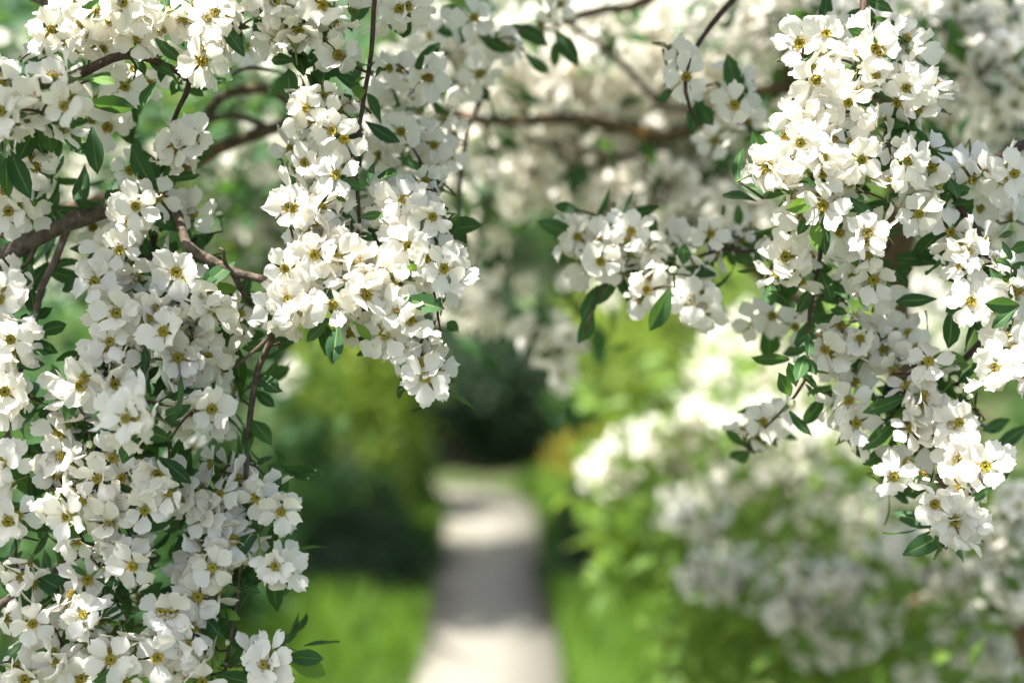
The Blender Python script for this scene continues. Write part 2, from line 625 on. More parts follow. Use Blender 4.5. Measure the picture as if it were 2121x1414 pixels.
# grass on both sides of the path
NB = 52000
gy = 3.2 + 7.3 * rng.random(NB) ** 0.9
side = np.where(rng.random(NB) < .5, -1, 1)
gx = np.interp(gy, pc[:, 1], pc[:, 0]) + side * (np.interp(gy, pc[:, 1], pw) + 0.005 + 1.55 * rng.random(NB) ** 1.3)
blade = Tpl().add([(-.035, 0, 0), (.035, 0, 0), (.028, .10, .5), (-.028, .10, .5), (.004, .34, .93), (-.004, .34, .93)], [(0, 1, 2, 3), (3, 2, 4, 5)], 0)
gs = rng.uniform(.07, .17, NB) * np.interp(np.sin(gx * 5 + 1.3 * np.sin(gy * 3.1)) + np.cos(gy * 4.3), [-2, 2], [.4, 1.8])
ang = rng.random(NB) * 6.283
Rg = np.zeros((NB, 3, 3)); Rg[:, 0, 0] = np.cos(ang); Rg[:, 0, 1] = -np.sin(ang); Rg[:, 1, 0] = np.sin(ang); Rg[:, 1, 1] = np.cos(ang); Rg[:, 2, 2] = 1
g = link('grass', scatter_mesh('grass', [blade], place_mats(np.c_[gx, gy, np.zeros(NB)], gs, Rg), [M_GRASS]))
g['kind'] = 'stuff'
g['label'] = 'green grass growing along both edges of the pale path'
g['category'] = 'grass'


# ------------------------------------------------------------------ background trees and shrubs
def crown_points(n, rx, ry, rz, clumps, fill=0.35):
    """points gathered in uneven clumps over an ellipsoid"""
    d = rng.normal(size=(clumps, 3)); d /= np.linalg.norm(d, axis=1)[:, None]
    rad = rng.uniform(.35, 1.0, clumps) ** .6
    C = d * rad[:, None]
    size = rng.uniform(.08, .24, clumps)
    idx = rng.integers(0, clumps, n)
    P = C[idx] + rng.normal(size=(n, 3)) * size[idx][:, None] * .6
    m = rng.random(n) < fill
    q = rng.normal(size=(m.sum(), 3)); q /= np.linalg.norm(q, axis=1)[:, None]
    P[m] = q * (rng.random(m.sum()) ** .45)[:, None]
    return P * (rx, ry, rz)


def green_shrub(name, label, cat, x, y, h, r, fol, n, leaf=0.05, trunk=0.02, base=0.1, clumps=26, group=None, cone=False, fill=.2, ry=None):
    t = thing(name, label, cat, (x, y, 0), group)
    cz = (h + base) / 2
    hz = (h - base) / 2
    P = crown_points(n, r, ry or r, hz, clumps, fill) + (0, 0, cz)
    if cone:
        k = np.clip(1.25 - (P[:, 2] - base) / (h - base), .06, 1.2)
        P[:, :2] *= k[:, None]
    P = P[P[:, 2] > 0.02]
    sc = rng.uniform(.7, 1.3, len(P)) * leaf
    # leaves turn outwards and up to the light
    N = (P - (0, 0, cz)) / (r, ry or r, hz) * .55 + rng.normal(0, .42, P.shape) + (0, 0, .55)
    R = rot_mats(len(P)) if cone else frames_facing(N)
    link('crown', scatter_mesh('crown', FAR_LEAF, place_mats(P, sc, R), [M_FOL[fol]]), t)
    # trunk with limbs that reach into the crown
    top = np.array([rng.normal(0, .05) * r, rng.normal(0, .05) * r, h * .82])
    pp, rr = smooth_path([(0, 0, -.05), (rng.normal(0, .03), rng.normal(0, .03), h * .4), top], [trunk, trunk * .75, trunk * .25], .12)
    V, F = tube_arrays(pp, rr, 7, .05)
    tr = link('trunk', mesh_arrays('trunk', V, F, [M_BARK]), t)
    tp = Tpl()
    for k in range(7):
        s = rng.uniform(.25, .8)
        p0 = pp[int(s * (len(pp) - 1))]
        a = rng.random() * 6.283
        reach = r * rng.uniform(.5, .85)
        p1 = p0 + (math.cos(a) * reach * .5, math.sin(a) * reach * .5, h * .06)
        p2 = p0 + (math.cos(a) * reach, math.sin(a) * reach, h * .15)
        q, w = smooth_path([p0, p1, p2], [trunk * .45, trunk * .3, trunk * .12], .15)
        tp.add(*tube_arrays(q, w, 5), 0)
    link('limbs', tp.mesh('limbs', [M_BARK]), t)
    return t


# tall tree whose crown hangs above the picture and shades the middle of the path
green_shrub('broadleaf_tree', 'tall broadleaf tree behind the left blossoms shading the middle of the path', 'tree', -2.1, 5.62, 6.2, 1.9, 'mid', 22000, .10, .10, 3.7, 46, fill=.5, ry=.92)
green_shrub('broadleaf_tree', 'tall tree added behind the bright shrub, its unseen crown shading the conifers', 'tree', -2.2, 11.0, 7.2, 1.7, 'mid', 20000, .10, .10, 4.1, 46, fill=.5, ry=1.1)  # added tree; its crown above the view casts shade on the conifers
green_shrub('dark_shrub', 'very dark dense evergreen shrub closing the far end of the path', 'shrub', -.15, 10.75, 1.35, .85, 'dark', 9000, .075, .05, .02, 60, fill=.6)
# conifers closing the view
green_shrub('conifer_tree', 'dark narrow conifer where the path bends away', 'tree', -0.30, 12.3, 1.9, .7, 'dark', 9000, .08, .07, .02, 60, cone=True, group='dark conifers closing the path')
green_shrub('conifer_tree', 'broad dark conifer right of the path bend', 'tree', 0.62, 13.0, 1.6, .8, 'dark', 9000, .08, .08, .02, 60, cone=True, group='dark conifers closing the path')
green_shrub('conifer_tree', 'taller dark conifer left of the path bend', 'tree', -1.25, 12.6, 2.4, .9, 'dark', 9000, .08, .08, .02, 60, cone=True, group='dark conifers closing the path')
# added right-hand tree, out of view; its crown holds back sky light
green_shrub('broadleaf_tree', 'tall tree added out of view on the right to hold back sky light', 'tree', 3.3, 7.8, 7.0, 2.0, 'mid', 20000, .10, .10, 3.6, 46, fill=.5)
# added mounds; their dark colour deepens the tree's shade beside the path
for mx, my, mh, mr, ml in [(-.70, 6.45, .30, .32, 'low dark mound added as shade left of the path, next to the sunny grass'), (-.74, 7.05, .36, .36, 'low dark mound added as shade left of the path, middle of its row'),
                           (-.95, 7.70, .46, .38, 'low dark mound added as shade left of the path, by the bright shrub'), (.46, 6.50, .30, .32, 'low dark mound added as shade right of the path, next to the sunny grass'),
                           (.52, 7.10, .38, .36, 'low dark mound added as shade right of the path, middle of its row'), (.56, 7.80, .42, .34, 'low dark mound added as shade right of the path, by the golden shrub')]:
    green_shrub('dark_shrub', ml, 'shrub', mx, my, mh, mr, 'dark', 2600, .05, .012, -.05, 24, fill=.6, group='low dark mounds added as shade beside the path')
# left side
green_shrub('green_shrub', 'bright yellow-green shrub left of the path, beside the conifers', 'shrub', -.90, 8.5, 1.65, .43, 'lime', 2900, .075, .022, .0, 54, fill=.2)
green_shrub('green_shrub', 'low leafy shrub filling the inside of the path bend', 'shrub', -.72, 8.85, .58, .28, 'mid', 1300, .06, .014, .0, 20)
green_shrub('dark_shrub', 'dark backing shrub added to deepen the gaps in the bright left shrub', 'shrub', -1.35, 10.4, 2.2, .62, 'dark', 5000, .075, .03, .0, 40, fill=.6)  # added dark backing, for contrast between the bright leaves
green_shrub('dark_shrub', 'dark backing shrub added to deepen the gaps in the lime-green right shrub', 'shrub', 1.15, 10.9, 1.9, .7, 'dark', 5000, .075, .03, .0, 40, fill=.6)  # the same kind of added backing behind the lime-green leaves
green_shrub('green_shrub', 'leafy fresh green shrub in front of the bright yellow-green one', 'shrub', -1.15, 7.2, 1.05, .42, 'mid', 3000, .055, .018, .05, 22)
green_shrub('green_shrub', 'tall light green shrub rising behind the thick mossy branch', 'shrub', -2.4, 9.6, 3.1, .80, 'lime', 5000, .085, .03, .3, 34)
green_shrub('green_shrub', 'dense mid-green shrub glimpsed through the left blossoms', 'shrub', -1.35, 4.3, 1.75, .50, 'mid', 2200, .07, .02, .1, 30)
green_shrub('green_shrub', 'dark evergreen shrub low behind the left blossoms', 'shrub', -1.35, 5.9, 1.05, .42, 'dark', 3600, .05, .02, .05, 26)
green_shrub('green_shrub', 'large light green shrub behind the upper left blossoms', 'shrub', -2.1, 5.0, 2.0, .62, 'light', 4600, .08, .03, .5, 34)
# right side
green_shrub('green_shrub', 'bright lime-green shrub right of the path behind the blossoms', 'shrub', 0.95, 9.3, 2.05, .68, 'lime', 3400, .08, .025, .25, 32)
green_shrub('green_shrub', 'small golden-leaved shrub at the right edge of the path', 'shrub', 0.44, 9.2, .44, .23, 'yellow', 1800, .045, .012, .03, 16)
green_shrub('green_shrub', 'blue-green shrub between the golden shrub and the conifers', 'shrub', 0.68, 10.2, 1.0, .45, 'mid', 3200, .055, .02, .03, 22)
green_shrub('green_shrub', 'tall lime-green shrub behind the dark trunk on the right', 'shrub', 1.85, 7.6, 3.0, .85, 'light', 5000, .085, .03, .3, 34)
green_shrub('green_shrub', 'low leafy shrub with pale leaves at the right of the path', 'shrub', 1.02, 5.7, .52, .36, 'light', 2600, .06, .015, .03, 24)
green_shrub('green_shrub', 'mid-green shrub deep behind the right blossoms', 'shrub', 1.75, 5.4, 1.9, .6, 'mid', 3400, .075, .02, .1, 30)
# far wall of trees
for k, (x, y, h, r, fol, lab) in enumerate([
        (-5.6, 15.5, 7.5, 2.2, 'mid', 'far broadleaf tree at the left end of the tree line'),
        (-2.6, 16.5, 8.0, 2.1, 'light', 'far pale green tree left of the conifers'),
        (0.6, 17.5, 8.5, 2.2, 'mid', 'far broadleaf tree rising straight behind the conifers'),
        (3.4, 16.0, 8.0, 2.2, 'light', 'far pale green tree right of the conifers'),
        (6.3, 15.5, 7.5, 2.2, 'mid', 'far broadleaf tree at the right end of the tree line'),
        (-4.4, 20.0, 9.5, 2.6, 'mid', 'tallest tree seen through the upper left blossoms, behind the tree line'),
        (-1.0, 21.0, 9.5, 2.6, 'light', 'tall pale tree filling the gap left of the middle, behind the tree line'),
        (2.2, 20.5, 9.5, 2.6, 'mid', 'tall tree filling the gap right of the middle, behind the tree line')]):
    green_shrub('broadleaf_tree', lab, 'tree', x, y, h, r, fol, 11000, .14, .12, .3, 46, group='trees closing the garden', fill=.5)


# ------------------------------------------------------------------ blossom shrubs: positions read off the photograph
def P(text):
    out = []
    for tok in text.split(';'):
        tok = tok.strip()
        if tok:
            v = [float(x) for x in tok.split(',')]
            d = v[2] if len(v) > 2 else 0.0
            out.append((v[0], v[1], d if d < 4 else 4 + (d - 4) * 2.0))
    return out


# flowers whose open faces look at the camera: x, y in the photograph, centimetres behind the plane of focus
UPPER_OPEN = P('''152,8,2;175,14,3;107,60,0;101,76,0;97,106,6;255,5;251,20;281,29;336,62,1;214,101,2;135,220,-6;5,175,-3;3,230,-6;57,222,-4;54,247,-4;
202,208,4;237,205,4;260,179,3;223,262,6;430,40;446,27;409,68,1;415,100;420,126;570,5;600,3,1;669,10;513,97,14;637,73,2;666,83,3;698,112,2;635,223;652,218,1;690,272;
404,284,4;368,300,3;356,310,4;630,338,1;653,330,2;708,118,1;808,140,6;825,150,7;880,158,6;888,160,6;992,153,12;775,222,9;831,274,6;900,301,8;786,322,9;713,287;881,375,5;697,363;
822,412,1;839,413;802,427,2;877,445;897,448;683,418,1;828,18,2;843,13,3;982,38,10;890,75,14;1040,95,12;1062,100,12;613,432;598,430,1;677,420,1;590,556;612,555,1;652,527;697,533;682,580,1;
710,519;563,640,-1;595,621;623,632;640,610,1;691,630,-1;818,593,-1;758,613,-1;789,620,-1;725,608;887,533;919,556,-1;940,568;848,510;828,490,1;796,694;818,703;777,680,1;823,642;849,664;730,687,3;869,753;881,781,-1''')
UPPER_SIDE = P('''165,50;185,70;225,40;240,65;300,30;310,60;140,90;170,110,2;285,85;110,160,-7;140,165,-7;85,200,-6;150,200,-7;110,245,-4;130,270,-4;30,255,-6;15,280,-6;45,240,-6;15,150,-3;30,205,-5;
60,325;70,345;250,150,5;280,145,4;260,215,5;225,235,6;240,270,7;190,250,6;310,170,6;380,40;400,15;460,60;465,100;440,110;400,110;435,130;470,30;480,5;350,25;200,20;120,30;90,80;205,90,2;
555,30;590,50;620,60;585,75;610,90;570,85;640,30,1;690,40;660,45,2;545,10;600,25;730,20,2;640,200;670,195;650,250;680,240;620,245;665,265;380,275,4;385,310,4;365,335,4;610,345,2;670,320,2;700,230,2;705,340,2;
800,25,3;850,30,3;800,50,4;870,65,14;900,100,14;1000,60,10;950,50,10;1000,150,12;960,170,12;850,200,9;800,200,9;860,170,8;930,190,10;780,270,8;860,260,7;800,300,8;850,320,8;930,320,8;890,290,8;860,370,6;910,390,6;760,300,8;1140,30,14;1160,10,14;1120,50,14;
920,250,9;870,230,9;940,280,9;830,345,8;900,345,7;600,405;640,400;665,430;650,460;630,480;690,480;640,510;660,550;625,520;600,575;640,545;575,610;640,640;600,660;625,660;
745,585,-1;770,570,-1;790,555,-1;725,560,-1;740,545,-1;700,560;720,580,-1;750,600,-2;690,610;725,640;740,650;795,650;850,545;905,520;920,590;850,480;810,470;750,480,3;675,500;660,490;630,500,1;800,580;830,575;860,720;880,690;835,720;820,730;875,735;905,770;895,800,-1;855,790;
780,400,3;790,380,4;850,400,2;870,410,2;860,430,1;905,440;815,440,1;840,455,1;700,390,2;655,380,3;600,310,4;625,300,4;700,310,3;690,450,2;720,490,2;870,470,1;885,490,1;900,560;930,540''')
LEFT_OPEN = P('''270,352,5;10,394;20,437,2;15,450,3;62,441,4;262,440,3;266,464,2;280,428,2;327,408,4;193,470,6;220,475,7;215,524,3;233,510,4;248,519,3;197,585,3;208,566,4;227,580,4;14,604,2;0,620,1;222,663;243,649;266,656;340,687,-1;320,636,1;301,660,1;22,703;35,570,4;
400,443,6;370,435,6;434,636;367,563,2;357,575,3;384,580,3;495,650,3;420,610,1;216,720;228,708;368,742,1;389,741,1;394,759,1;408,764,1;418,720,2;431,739,2;166,798;178,780;209,818;239,795;280,855,-7;261,867,-7;376,837;404,855;421,856;438,847,-1;128,944,1;107,960,2;236,946,1;204,991;329,981;30,825;10,810;
5,960,1;20,955,1;350,1018,-1;300,1056;140,1068,-2;210,1060;231,1065;228,1085;172,1035;34,1068,1;18,1080,1;46,1193,1;263,1152;276,1171;310,1138,5;68,1290;173,1272;166,1290;232,1230,6;457,1023,2;431,1045,2;425,1076,3;450,1070,3;533,1030,2;570,1040,2;583,1058,2;484,1118,2;464,1110,3;423,1178,2;441,1174,2;571,1172,1;410,1235,2;
354,1268,2;333,1266,2;375,1260,3;233,1348;230,1365;327,1360,1;365,1343,2;390,1330,2;54,1406;63,1395;170,1405,1;545,1375,1;560,1378,1;420,1410,1;262,1407;120,1370''')
LEFT_SIDE = P('''20,420,1;40,425,1;60,385,4;70,360,3;285,400,2;310,440,3;250,430,3;290,380,4;270,480,2;255,545,3;270,550,3;280,570,3;210,610,3;240,620,1;300,590,4;345,560,3;25,590,2;30,620,2;30,540,5;5,660,1;350,540,3;375,535,3;500,625,3;490,675,3;
400,600,1;450,620;410,640;200,730;240,735;260,720;280,700;310,670;300,700,-1;330,650;360,680,-1;370,710;340,730;300,740;400,650;450,650;420,670,1;390,620,1;440,690,2;400,700,2;470,740,3;450,770,3;130,790;150,820;180,830;200,760;230,770;260,770,-1;280,750;
300,820,-7;250,830,-7;230,860,-7;310,860,-7;280,890,-7;260,900,-6;320,890,-5;330,790;360,790;350,820;390,810;420,830;430,870;390,880;360,880;410,880;120,900,1;140,880,1;160,870,1;100,930,1;150,960,1;90,950,1;120,980,1;190,940,1;230,920,1;460,840,6;490,800,6;480,850,6;450,880,6;400,930,12;380,950,12;360,920,12;
10,690;40,690;50,710;30,730;10,730;60,680;15,790;40,800;20,850;0,830;50,830;10,880,1;150,1000;130,1020,-1;170,1010;180,980;250,990;270,970,1;110,1040,-2;105,1060,-2;130,1100,-1;160,1120;190,1090;210,1100;250,1040;270,1020;290,1000;320,1000;340,1050;310,1080;370,1000;375,1040;0,980,1;25,1000,1;
10,1170,1;30,1160,1;60,1160,1;40,1220,1;70,1210,1;15,1200,1;240,1130;260,1190;220,1150;290,1150;240,1180;150,1230;180,1200;200,1220;130,1250;190,1250;140,1280;200,1290;215,1280;40,1260;80,1260;90,1300;60,1320;10,1280;270,1330,1;210,1320;250,1320;240,1380;200,1350;180,1330;280,1370;150,1350;110,1350;140,1380;30,1380;90,1390;10,1400;
340,1320,2;310,1340,1;400,1300,2;360,1380,1;420,1350,2;440,1360,2;300,1380;345,1400,1;390,1400,1;440,960,3;470,970,3;490,990,3;450,1000,3;420,1010,3;500,1000,3;560,1010,2;590,1070,2;545,1000,2;520,1050,2;410,1040,3;440,1090,3;420,1120,3;450,1140,2;490,1090,2;500,1130,2;520,1120,2;480,1150,2;420,1150,2;400,1160,2;430,1200,2;470,1210,2;460,1220,2;380,1210,2;390,1190,3;420,1250,3;440,1240,2;
560,1140,1;590,1160,1;560,1190,1;590,1180,1;540,1150,1;520,1360,1;530,1390,1;560,1350,1;580,1390,1;270,1260,7;290,1240,7''')
RIGHT_OPEN = P('''1406,122,6;1420,160,6;1531,175,8;1522,218,7;1657,90,1;1712,71,3;1714,118,3;1811,100;1824,108;1875,82,3;1689,165;1757,212;1877,184,1;1899,178,1;1935,169,1;1669,261;1690,255;1590,346;1580,350,1;1657,297,-1;1687,313;1703,326,-1;1702,361,-1;1773,314;1783,331,-1;1878,334,-1;1875,350;1930,347,2;1706,425;1903,442,2;1932,427,3;
1660,450,4;1637,470,4;2003,330,6;2012,373,4;1995,355,5;2039,359,4;2100,360,3;2077,373,4;2028,431,6;1471,485,7;1626,532,4;1640,531,4;1796,483;1792,502;1809,579,4;1791,565,5;1767,571,5;2002,522,1;1968,480,4;2045,628,1;2056,640;2010,625,1;1781,700,5;1710,722,5;1718,733,5;1880,690,6;1849,690,6;1923,749,4;1757,827,5;1772,877,5;1910,817,4;1909,835,4;2078,754,-1;2060,760,-1;
1969,880,3;1987,874,4;1580,874,8;1607,868,8;1598,654,9;1565,668,10;1646,676,9;1195,489,8;1208,495,8;1244,541,7;1265,550,8;1306,480,7;1287,470,8;1340,600,7;1453,634,7;1428,622,7;1852,989,4;1880,960,5;2018,970,2;2041,966,2;1982,955,3;1975,1077;1978,1097;1935,1043;1883,889,4;1440,555,8''')
RIGHT_SIDE = P('''1640,110,3;1670,60,2;1690,110,1;1720,80,3;1740,60,4;1780,120;1800,70;1790,150;1815,160;1850,70,1;1890,110,2;1680,140;1710,190;1680,210;1720,200;1730,180;1780,190;1640,240;1690,230;1720,250;1740,220;1630,280;1660,330;1690,290;1720,290;1630,330;1610,380;1640,400;1560,360;1740,340;1760,300;1810,270;1840,290;1800,370;1840,380;1760,380;1720,390;1700,440;1730,420;1690,410;1860,310;1900,330;1930,310,2;1940,380,2;1900,380,1;1870,160,1;1860,210,1;1920,210,1;1900,230,1;1990,320,6;2060,340,4;
1390,100,7;1420,190,7;1510,150,8;1540,195,8;1500,200,8;1520,270,14;1480,290,15;1550,250,14;1185,470,8;1210,470,8;1170,500,8;1230,520,7;1240,500,7;1200,530,8;1220,560,8;1300,500,7;1330,480,7;1350,510,7;1310,530,8;1340,540,8;1380,480,9;1400,500,9;1370,520,9;1320,580,7;1350,570,7;1390,580,8;1420,580,7;1450,600,7;1410,620,7;1460,650,7;1330,620,7;1300,600,8;1500,500,9;1490,520,8;1550,470,9;1540,500,9;1600,490,7;
1600,540,4;1640,560,4;1660,580,4;1610,570,4;1680,530,5;1740,480,2;1780,450,1;1800,530,2;1770,540,4;1825,470;1820,600,5;1800,610,5;1750,590,7;1980,500,1;2010,490,1;2040,500,2;2030,550,1;1990,550,1;2000,560,2;2060,540,2;2030,610,1;2060,660;2100,610,-1;2110,600,-1;2095,590,-1;2080,700,-1;2100,720,-1;2110,780;2050,790;
1740,670,5;1770,660,5;1800,680,5;1700,700,5;1730,750,5;1760,730,5;1790,740,5;1830,720,5;1870,740,5;1850,760,5;1900,720,4;1940,770,4;1920,780,4;1880,800,4;1900,850,4;1930,850,4;1880,860,4;1890,890,4;1740,800,5;1770,790,5;1750,850,5;1770,900,5;1800,850,5;1730,840,5;1950,910,3;1990,900,3;2010,880,3;
1850,960,5;1830,1000,5;1910,985,4;1990,940,3;2060,960,2;2000,990,2;2030,1000,2;1960,1050;2000,1060;1950,1080;1990,1110;1960,1120;2010,1090;1930,1010;1990,1010,1;2020,1110,1;1540,890,9;1570,910,9;1620,850,8;1580,640,10;1630,650,10;2080,340,4;2110,390,4;1950,450,4;1900,410,3;2060,440,6;2095,450,7''')

# leaves one can pick out: base x, y, tip x, y, centimetres behind focus, 1 when fresh light green
def PL(text):
    return [tuple(float(x) for x in t.split(',')) for t in text.split(';') if t.strip()]


UPPER_LEAVES = PL('''835,618,920,638,-1,0;684,660,632,707,0,0;700,668,688,752,0,0;733,665,779,736,1,0;736,668,768,704,0,1;838,570,862,549,0,1;905,478,998,464,6,0;935,465,962,495,7,0;190,262,200,355,0,0;324,168,290,218,1,0;185,164,236,166,-1,1;322,80,368,126,1,0;20,310,56,402,-1,0;2,318,16,396,0,0;52,288,100,308,0,0;30,152,72,172,1,0;300,108,340,150,2,0;
345,120,330,165,3,0;280,115,300,150,3,0;765,382,770,338,1,0;760,395,706,370,1,0;782,366,824,366,2,0;745,450,794,444,1,0;716,418,695,402,1,0;760,160,733,169,1,1;766,140,762,118,2,0;777,163,783,140,2,0;740,176,746,194,2,1;1058,48,1130,82,14,0;1148,88,1152,132,14,0;1150,62,1194,126,14,0;1042,60,1020,90,14,0;480,40,495,110,4,0;520,55,560,85,6,0;610,90,628,140,3,0;
650,55,692,66,2,0;690,405,700,440,2,0;745,480,770,520,2,0;760,470,790,500,3,0;640,585,665,640,3,0;660,600,690,590,4,0;395,145,445,185,5,0;380,150,355,195,4,0;430,160,470,150,6,0;800,250,840,235,10,0;600,150,560,190,14,0''')
LEFT_LEAVES = PL('''240,372,222,424,3,0;175,340,164,424,4,0;122,398,102,440,4,0;62,540,55,590,3,0;64,600,72,652,3,0;455,556,424,584,2,0;355,573,392,606,2,0;328,628,372,620,2,0;62,726,98,731,1,0;32,757,92,754,1,0;0,786,14,822,1,1;38,838,58,868,1,0;300,716,302,764,0,0;306,735,292,782,0,0;252,912,192,888,1,0;338,868,374,874,0,0;330,946,390,994,1,0;286,958,268,996,1,0;292,955,302,996,1,0;520,868,555,902,3,0;538,778,568,800,3,0;
534,798,582,806,3,0;528,808,562,838,4,0;516,880,508,922,4,0;198,1198,250,1206,1,0;146,1168,176,1192,1,0;207,1240,229,1257,2,0;190,1412,250,1390,-1,0;494,1204,532,1226,3,0;414,1260,444,1310,3,0;452,1262,486,1276,3,1;445,1310,482,1275,4,0;250,690,225,650,3,0;300,790,325,760,2,0;270,600,300,565,4,0;320,560,290,600,5,0;410,600,440,640,4,0;470,690,520,670,4,0;500,700,540,690,5,0;455,620,480,660,4,0;
80,640,50,690,3,0;75,660,100,640,4,0;20,890,5,930,3,0;55,560,60,520,5,0;90,1200,60,1240,4,0;170,1150,200,1170,3,0;120,1180,100,1230,3,0;400,1100,380,1140,5,0;505,1060,530,1090,4,0;500,1100,530,1130,4,0;490,1240,470,1290,4,0;480,1300,500,1340,4,0;455,1380,490,1360,4,0;280,930,310,905,3,1;285,935,255,950,3,1;290,930,320,950,3,0;365,500,340,540,5,0;385,505,410,490,5,0;230,480,260,500,6,0;500,980,480,950,5,0;340,1100,370,1080,6,0;300,1230,330,1210,7,0;20,1040,5,1010,4,0;
100,1110,70,1140,4,0;30,500,0,520,6,0;375,620,350,650,4,0;150,860,170,900,3,0''')
RIGHT_LEAVES = PL('''1684,417,1632,433,0,1;1760,410,1817,457,1,0;1745,420,1792,437,2,0;1690,448,1690,518,1,1;1706,448,1706,518,1,0;1682,438,1654,486,1,0;1440,212,1434,268,8,0;1446,214,1478,262,8,0;1785,-4,1834,10,4,0;1786,8,1812,36,4,0;1958,396,2012,394,3,0;1970,421,2008,423,3,0;1962,366,1988,398,3,0;2068,492,2100,481,1,0;2076,500,2096,538,1,0;2060,534,2094,547,1,0;2072,560,2068,600,1,0;2050,556,2072,592,1,0;2086,568,2114,592,1,0;2112,632,2044,630,-1,0;2108,638,2054,678,-1,0;2020,690,2090,704,12,0;
1862,858,1816,924,5,0;1872,888,1888,930,5,0;1838,796,1842,830,6,0;1926,898,1968,918,5,0;1918,948,1948,968,5,0;2056,1008,2012,1036,1,0;2130,880,2070,924,8,0;2092,868,2046,892,8,0;1950,1142,1938,1108,1,0;1238,590,1208,662,8,0;1230,640,1212,700,9,0;1276,568,1302,612,8,0;1290,566,1324,566,8,0;1416,506,1415,544,7,0;1432,542,1396,546,8,1;1545,522,1590,500,8,0;1720,640,1746,644,5,0;1674,690,1680,730,3,0;1668,735,1656,770,3,0;1672,740,1690,775,3,0;1650,800,1640,760,3,0;1668,795,1688,812,3,0;1636,820,1622,790,3,0;
1700,560,1720,610,5,0;1710,580,1745,600,5,0;1680,600,1660,640,5,0;1740,270,1775,300,3,0;1750,255,1790,262,3,0;1820,260,1860,250,3,0;1770,240,1760,280,4,0;1860,230,1900,260,5,0;1830,800,1870,790,6,0;1800,880,1830,860,6,0;1830,930,1800,960,6,0;1940,930,1980,925,5,0;2060,1000,2090,980,3,0;1350,560,1380,540,9,0;1480,540,1450,560,9,0;1520,530,1560,545,9,0;1240,470,1260,500,10,0;1850,560,1880,585,6,0;2090,520,2121,505,3,0;2085,560,2121,545,3,0;1995,600,1970,640,6,0;1700,210,1740,200,3,0''')

# branches: list of (x, y, distance) and radii in millimetres, material
def B(text, r0, r1, mat, d=None):
    pts = []
    for t in text.split(';'):
        v = [float(x) for x in t.split(',')]
        pts.append(at(v[0], v[1], v[2] if len(v) > 2 else d))
    return pts, list(np.linspace(r0, r1, len(pts)) / 1000), mat


# ------------------------------------------------------------------ build one blossom shrub
SUNLIT = [(1700, 270, 1.03, .062), (1815, 110, 1.03, .040), (1590, 345, 1.03, .03), (1780, 330, 1.03, .04), (1880, 335, 1.03, .03), (1690, 165, 1.03, .04), (1665, 90, 1.04, .02), (200, 25, 1.03, .055), (290, 20, 1.03, .045), (120, 70, 1.03, .03),
          (110, 1060, 1.02, .014), (775, 560, 1.02, .016), (720, 640, 1.03, .012), (1825, 475, 1.03, .02), (2070, 740, 1.02, .03), (1975, 530, 1.03, .022), (1910, 450, 1.05, .02), (2040, 620, 1.03, .02),
          (1250, 490, 1.1, .02), (1290, 470, 1.1, .02), (630, 410, 1.03, .012), (870, 540, 1.03, .014), (30, 690, 1.03, .014), (20, 880, 1.03, .012)]
SUN_T = [(np.array(at(a, b, c)), r) for a, b, c, r in SUNLIT]


def clear_of_sun(Pn):
    """canopy pieces that leave the sunlit sprays in the sun"""
    s = np.array(SUN)
    keep = np.ones(len(Pn), bool)
    for T, r in SUN_T:
        d = Pn - T
        along = d @ s
        off = np.linalg.norm(d - along[:, None] * s, axis=1)
        keep &= ~((off < r + .018) & (along > .12))
    return keep


def connect(nodes, targets):
    """join every target to the growing stem network, nearest first"""
    nodes = np.asarray(nodes); T = np.asarray(targets)
    best = np.full(len(T), 1e9); par = np.zeros((len(T), 3))
    for i in range(0, len(nodes), 200):
        D = np.linalg.norm(T[:, None] - nodes[None, i:i + 200], axis=2)
        j = D.argmin(1); m = D[np.arange(len(T)), j]
        u = m < best
        best[u] = m[u]; par[u] = nodes[i:i + 200][j[u]]
    todo = np.ones(len(T), bool); edges = []
    while todo.any():
        k = np.where(todo, best, 1e9).argmin()
        edges.append((par[k].copy(), T[k].copy()))
        todo[k] = False
        for f in (1.0, .5):
            q = par[k] * (1 - f) + T[k] * f
            D = np.linalg.norm(T - q, axis=1)
            u = todo & (D < best)
            best[u] = D[u]; par[u] = q
    return edges


FR = random.Random(5)


def facing(open_, x, y):
    """which way a flower looks: open ones towards the camera, the rest away to the side"""
    if open_:
        d = Vector((FR.gauss(0, .32), -1.0, FR.gauss(.02, .30)))
    else:
        a = FR.uniform(0, 6.283)
        k = FR.uniform(.55, 1.6)
        d = Vector((math.cos(a) * k, -FR.uniform(.15, 1.0), math.sin(a) * k + .05))
    return d.normalized()


def add_flower(parent, p, nrm, scale, spin=None):
    o = bpy.data.objects.new('flower', CENTRE_MESH[FR.randrange(5)])
    q = nrm.to_track_quat('Z', 'Y') @ Quaternion((0, 0, 1), FR.uniform(0, 6.283))
    o.parent = parent
    o.matrix_basis = Matrix.LocRotScale(Vector(p) - parent.location, q, Vector((scale,) * 3))
    col.objects.link(o)
    tilt = FR.choice((-6, 4, 10, 14, 18, 22, 28, 36, 50))
    for k in range(5):
        c = bpy.data.objects.new('petal', PETAL_MESH[FR.randrange(len(PETAL_MESH))])
        c.parent = o
        c.matrix_basis = petal_pose(FR, tilt, k)
        col.objects.link(c)
    return o


def leaf_matrix(b, tip, roll):
    x = (tip - b).normalized()
    ref = Vector((0, -1, .25))
    z = (ref - x * ref.dot(x)).normalized()
    y = z.cross(x)
    M = Matrix((x, y, z)).transposed().to_4x4()
    return M @ Matrix.Rotation(roll, 4, 'X')


